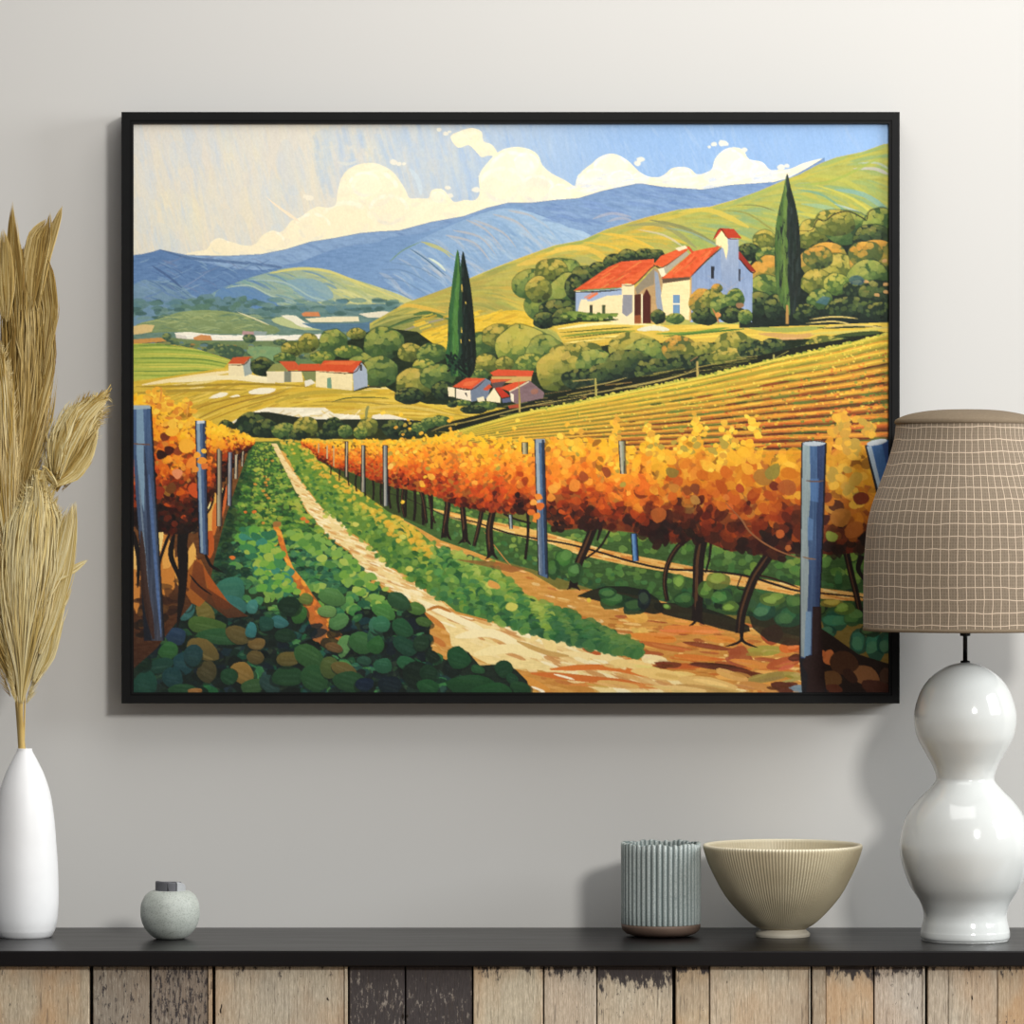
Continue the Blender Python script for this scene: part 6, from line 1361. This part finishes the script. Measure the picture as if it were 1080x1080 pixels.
plume('darker pampas plume at the left edge, drooping beside the broad plume',
      [(16, 735), (10, 690), (2, 640), (-6, 590), (-10, 540)], [6, 15, 20, 20, 10], 480, 51, vd+.012, [(24, 850, vd), (20, 780, vd), (17, 735, vd+.01), (4, 650, vd+.01)], tones=['b89a58', 'c8ae70', 'a08040', 'd8c48c', '8c6e34'], length=(60, 110), flare=-.1, sw=(.0016, .0012),
      lobes=[([(6, 640), (2, 600), (-8, 560)], 8, 100)])
plume('slender pale pampas plume standing behind the left edge of the bunch',
      [(10, 600), (8, 540), (5, 480), (2, 420), (-3, 372)], [8, 12, 14, 12, 7], 380, 67, vd+.02, [(24, 850, vd), (19, 770, vd), (14, 700, vd+.012), (10, 600, vd+.02), (5, 480, vd+.02)], tones=['c8b078', 'd8c490', 'b0924e', 'e2d2a0', '9a7c3c'], length=(60, 110), flare=0, sw=(.0012, .0009), lobes=[])
# a loose dry leaf hanging at the vase mouth
o = None

# ---------------------------------------------------------------- small round pot
rd = depth_for(990)
pot = thing('round_pot', 'small round speckled grey pot with broken dark neck beside the tall white vase', 'pot', base_at(179.5, 990, rd))
pp = [(0, 990.5), (10, 990.5), (15, 990), (21, 986), (27, 979), (30.6, 970), (31.4, 962), (30.4, 953), (26.5, 945), (21, 940.6), (16, 939.4), (15, 940.5), (20, 944), (27, 956), (27, 970), (15, 985), (0, 987)]
o = lathe('body', prof_px(curve_prof(pp, 4), rd, TOPZ, 990.5), None, pot)
t = NT('speckled_grey_glaze', .5, lin('b4b9b0'), .35)
n1 = t.noise(t.coord((1, 1, 1.6)), 60, 4); n2 = t.noise(t.coord(), 700, 2)
c = t.mixc(n1, lin('a8aea6'), lin('c6cac2')); c = t.mixc(t.math('MULTIPLY', t.ramp(n2, [(.36, g4(1)), (.46, g4(0))]), .5), c, lin('6f746c')); t.col(c); t.bump(n2, .12, .0006)
o.data.materials.append(t.m)
def arc_wall(name, r_in, r_out, a0, a1, z0, z1f, mat, parent, n=24):
    V = []; F = []
    for k in range(n+1):
        a = a0+(a1-a0)*k/n; z1 = z1f(k/n)
        for r, z in ((r_out, z0), (r_out, z1-.0012), (r_out-.0008, z1), (r_in+.0008, z1), (r_in, z1-.0012), (r_in, z0)):
            V.append((r*math.cos(a), r*math.sin(a), z))
    for k in range(n):
        for j in range(5): F.append((k*6+j, (k+1)*6+j, (k+1)*6+j+1, k*6+j+1))
    F.append(tuple(range(6))); F.append(tuple(range(n*6, n*6+6))[::-1])
    return mesh_obj(name, V, F, mat, parent, False)
s = sc(rd); zb = (990.5-941.5)*s; zt = (990.5-929.5)*s
dkn = ceramic('bare_grey_clay', '6a6a6e', '55555a', .6, .3, 80, .1); ltn = ceramic('pale_grey_clay', 'b4b6b8', '9a9c9e', .5, .35, 80, .1)
R = math.radians
nk = arc_wall('neck', 11*s, 15.6*s, R(-178), R(-98), zb, lambda u: zt, dkn, pot)
nk['label'] = 'dark grey left shard of the broken neck'
nk = arc_wall('neck', 11*s, 15.6*s, R(-92), R(-62), zb, lambda u: zt-.001, dkn, pot)
nk['label'] = 'dark grey middle shard of the broken neck'
nk = arc_wall('neck', 11*s, 16.5*s, R(-60), R(40), zb, lambda u: zt-.0005-.009*max(0, u-.1), ltn, pot)
nk['label'] = 'pale right shard of the broken neck'
nk = arc_wall('neck', 11*s, 15.2*s, R(42), R(180), zb, lambda u: zt-.002, dkn, pot)

# ---------------------------------------------------------------- fluted cup
cd = depth_for(987.3)
cup = thing('fluted_cup', 'grey-green fluted cylindrical cup with bare brown base, beside the ribbed bowl', 'cup', base_at(697, 986, cd))
s = sc(cd)
NF = 44
def flute(r, z, a, i):
    if r < 30*s: return r, z
    u = abs(math.sin(a*NF/2))
    jag = .0008*math.sin(a*7+1)+.0005*math.sin(a*19)+.0005*math.sin(a*31+2)
    dz = jag if z > (986-900)*s else 0
    return (r-(1-u**.55)*3.0*s if z > (986-978)*s else r), z+dz
H = lambda y: (988-y)*s
pc = [(0, H(988)), (24*s, H(988)), (29*s, H(987.2))]
pb = [(29*s, H(987.2)), (37*s, H(984.5)), (41*s, H(980.5)), (41.8*s, H(977)), (41.8*s, H(974.6))]
pu = [(41.8*s, H(974.6)), (42.2*s, H(973.8)), (42.2*s, H(960)), (42.2*s, H(940)), (42.2*s, H(920)), (42.2*s, H(900)), (42.2*s, H(890.5)), (41.6*s, H(889.6)), (39*s, H(889.6)), (38.6*s, H(891)), (38.6*s, H(920)), (38.6*s, H(970)), (36*s, H(976)), (0, H(977))]
t = NT('crackled_celadon_glaze', .32, lin('8fa09c'), .5)
n1 = t.noise(t.coord((1, 1, .25)), 120, 4); vo = t.n('ShaderNodeTexVoronoi', feature='DISTANCE_TO_EDGE'); vo.inputs['Scale'].default_value = 520; t.l(t.coord((1, 1, .7)), vo.inputs['Vector'])
an = t.n('ShaderNodeSeparateXYZ'); t.l(t.n('ShaderNodeTexCoord').outputs['Object'], an.inputs[0])
ag = t.math('ABSOLUTE', t.math('SINE', t.math('MULTIPLY', t.math('ARCTAN2', an.outputs[1], an.outputs[0]), NF/2)))
c = t.mixc(n1, lin('929b98'), lin('bfc6c1')); c = t.mixc(t.ramp(ag, [(.15, g4(1)), (.75, g4(0))]), c, lin('5f6c6b')); c = t.mixc(t.ramp(vo.outputs[0], [(.0, g4(.55)), (.12, g4(0))]), c, lin('5c6a68')); t.col(c); t.bump(vo.outputs[0], .2, .0005)
def fl_lathe(name, prof, mat, n=NF*8): return lathe(name, prof, mat, cup, n, flute, True)
o = fl_lathe('fluted_wall', pu, t.m)
o2 = lathe('base', pc[:-1]+pb, ceramic('bare_brown_clay', '5c4a40', '6e5a4c', .6, .3, 60, .1), cup, 96)

# ---------------------------------------------------------------- ribbed bowl
bd = depth_for(987.5)
bowl = thing('ribbed_bowl', 'wide tan ribbed footed bowl between the fluted cup and the table lamp', 'bowl', base_at(825.5, 988, bd))
s = sc(bd); H = lambda y: max(0, (988.6-y)*s)
def rib(r, z, a, i):
    if r < 30*s or z < .016: return r, z
    k = min(1, (r-30*s)/(20*s))
    return r+.42*s*math.sin(a*150)*k, z
po = curve_prof([(0, H(981)), (18*s, H(981)), (27*s, H(979)), (36*s, H(973)), (48*s, H(961)), (61*s, H(945)), (71*s, H(927)), (78*s, H(912)), (82.5*s, H(899)), (83.6*s, H(894)), (83.2*s, H(892)), (81.5*s, H(891.4)), (79.6*s, H(892.6)), (77.5*s, H(899)), (73*s, H(913)), (66*s, H(928)), (56*s, H(945)), (43*s, H(960)), (30*s, H(971)), (0, H(976))], 3)
t = NT('tan_ribbed_stoneware', .42, lin('a8966c'), .45)
n1 = t.noise(t.coord((1, 1, 1)), 30, 4); sp = t.n('ShaderNodeSeparateXYZ'); t.l(t.n('ShaderNodeTexCoord').outputs['Object'], sp.inputs[0])
hz = t.math('MULTIPLY', sp.outputs[2], 1/(98*s))
c = t.mixc(n1, lin('b5a788'), lin('cabea0')); c = t.mixc(t.ramp(hz, [(.955, g4(0)), (.985, g4(1))]), c, lin('ddd3b8')); t.col(c)
at2 = t.math('ARCTAN2', sp.outputs[1], sp.outputs[0]); wv = t.math('SINE', t.math('MULTIPLY', at2, 150.0)); t.bump(wv, .3, .0006)
lathe('body', po, t.m, bowl, 600, rib)
lathe('foot', curve_prof([(0, 0), (26*s, 0), (28.5*s, H(987.3)), (28.5*s, H(985)), (25*s, H(982)), (22*s, H(980)), (0, H(979))], 3), ceramic('pale_foot_clay', 'b3aa9a', 'c2baa8', .5, .4, 60), bowl, 96)

# ---------------------------------------------------------------- table lamp
ld = .165
lamp = thing('table_lamp', 'table lamp with glossy white gourd-shaped base and woven taupe shade at the right end', 'lamp', base_at(1018, 988, ld))
s = sc(ld); zoff = P(0, 988, ld).z-TOPZ
H = lambda y: P(0, y, ld).z-TOPZ
gl = NT('glossy_white_porcelain', .11, lin('d8dad7'), .5, coat=.2)
nz = gl.noise(gl.coord(), 6, 2); gl.col(gl.mixc(nz, lin('cbcdca'), lin('d3d5d2')))
YB = 540+(ZC-TOPZ)/s
pts = [(0, YB), (41, YB), (45, YB-.8), (47, YB-3.5), (47, 983), (46.6, 981), (45.5, 975), (44, 968), (44.6, 960), (49, 949), (58, 935), (65, 917), (69, 897), (67.5, 879), (62, 861), (51, 845), (39, 833), (31.5, 824), (31, 818), (35, 806.6), (44, 791), (51, 776.7), (54, 759), (52.4, 745), (46, 727), (35, 713), (19.5, 702.8), (6, 699), (0, 698.8)]
lathe('body', [(r*s, H(y)) for r, y in curve_prof(pts, 4)], gl.m, lamp, 128)
mt = NT('black_metal', .35, lin('141414'), .5, metal=.6)
nz = mt.noise(mt.coord(), 50, 2); mt.col(mt.mixc(nz, lin('101010'), lin('1c1c1c')))
lathe('stem', [(0, H(700)), (5*s, H(700)), (5*s, H(697)), (2.4*s, H(696.5)), (2.4*s, H(671)), (5.6*s, H(670.5)), (5.6*s, H(664)), (3.0*s, H(663.5)), (3.0*s, H(640)), (9*s, H(639)), (9*s, H(600)), (0, H(600))], mt.m, lamp, 32)
# shade: woven fabric on a wire frame
sh = NT('woven_taupe_fabric', .85, lin('8c7c6c'), .2, sheen=.15)
uvm = sh.n('ShaderNodeUVMap'); sx = sh.n('ShaderNodeSeparateXYZ'); sh.l(uvm.outputs[0], sx.inputs[0])
wob = sh.noise(sh.coord((1, 1, 1)), 28, 2); wob2 = sh.math('MULTIPLY', sh.math('SUBTRACT', wob, .5), .35)
def lines(src, freq, width, extra):
    f_ = sh.math('FRACT', sh.math('ADD', sh.math('MULTIPLY', src, freq), extra)); d_ = sh.math('ABSOLUTE', sh.math('SUBTRACT', f_, .5))
    x = sh.n('ShaderNodeMapRange', interpolation_type='SMOOTHSTEP'); sh.l(d_, x.inputs[0]); x.inputs[1].default_value = width; x.inputs[2].default_value = width*.4; x.inputs[3].default_value = 0; x.inputs[4].default_value = 1
    return x.outputs[0]
vl = lines(sx.outputs[0], 74, .075, wob2); hl = lines(sx.outputs[1], 17, .06, wob2)
vf = lines(sx.outputs[0], 222, .22, wob2); hf = lines(sx.outputs[1], 68, .2, wob2)
ln = sh.math('MAXIMUM', vl, hl); fn = sh.noise(sh.coord((1, 1, 1)), 420, 3)
cell = sh.mixc(fn, lin('62564a'), lin('857662')); cell = sh.mixc(sh.math('MULTIPLY', sh.math('MAXIMUM', vf, hf), .3), cell, lin('9a8a76'))
sh.col(sh.mixc(sh.math('MULTIPLY', ln, .8), cell, lin('c8b39c'))); sh.bump(ln, .5, .0012)
SP = [(107, 664.5), (107.2, 655), (107.2, 630), (107, 604), (105.6, 578.5), (103, 552.6), (98, 532), (90, 510), (82, 488), (75.5, 466), (73.4, 452), (73, 445)]
cp = curve_prof(SP, 5)
NS = 160; V = []; F = []; UV = []
L_ = [0]
for a, b in zip(cp, cp[1:]): L_.append(L_[-1]+math.hypot(a[0]-b[0], a[1]-b[1]))
outer = [(r*s, H(y), u/L_[-1]) for (r, y), u in zip(cp, L_)]
inner = [(r-.0022, z, u) for r, z, u in outer[::-1]]
ring = outer+inner
for r, z, u in ring:
    for k in range(NS):
        a = 2*math.pi*k/NS; V.append((r*math.cos(a), r*math.sin(a), z))
m = len(ring)
for i in range(m):
    i2 = (i+1) % m
    for k in range(NS):
        k2 = (k+1) % NS; F.append((i*NS+k, i*NS+k2, i2*NS+k2, i2*NS+k))
        for (q, kk) in ((i, k), (i, k+1), (i2, k+1), (i2, k)): UV.append((kk/NS, ring[q][2]))
o = mesh_obj('shade', V, F, sh.m, lamp, True)
uvl = o.data.uv_layers.new(name='UVMap'); uvl.data.foreach_set('uv', np.array(UV, dtype=np.float32).ravel())
tr = ceramic('shade_trim_fabric', '6f614f', '80715e', .85, .15, 300, .3)
# domed fabric cap with trim, and lower hem
lathe('cap', [(r*s, H(y)) for r, y in curve_prof([(73.4, 447.5), (74.2, 446.5), (74.2, 444.2), (72, 441.8), (60, 437), (40, 433.4), (20, 432.0), (0, 431.8)], 4)], tr, o, 128, close=True)
lathe('hem', [(106.4*s, H(665.2)), (107.8*s, H(665)), (108*s, H(661.8)), (107*s, H(661.2)), (105*s, H(661.2)), (104.8*s, H(665))], tr, o, 128, close=True)
# three wires that carry the shade
V = []; bm = bmesh.new()
for k in range(3):
    a = k*2*math.pi/3+.5
    p0 = Vector((3*s*math.cos(a), 3*s*math.sin(a), H(655))); p1 = Vector((105*s*math.cos(a), 105*s*math.sin(a), H(655)))
    d_ = p1-p0; mid = (p0+p1)/2
    r_ = bmesh.ops.create_cone(bm, cap_ends=True, segments=8, radius1=.001, radius2=.001, depth=d_.length)
    bmesh.ops.rotate(bm, verts=r_['verts'], cent=(0, 0, 0), matrix=d_.to_track_quat('Z', 'Y').to_matrix())
    bmesh.ops.translate(bm, verts=r_['verts'], vec=mid)
bm_obj('shade_carrier', bm, mt.m, lamp)
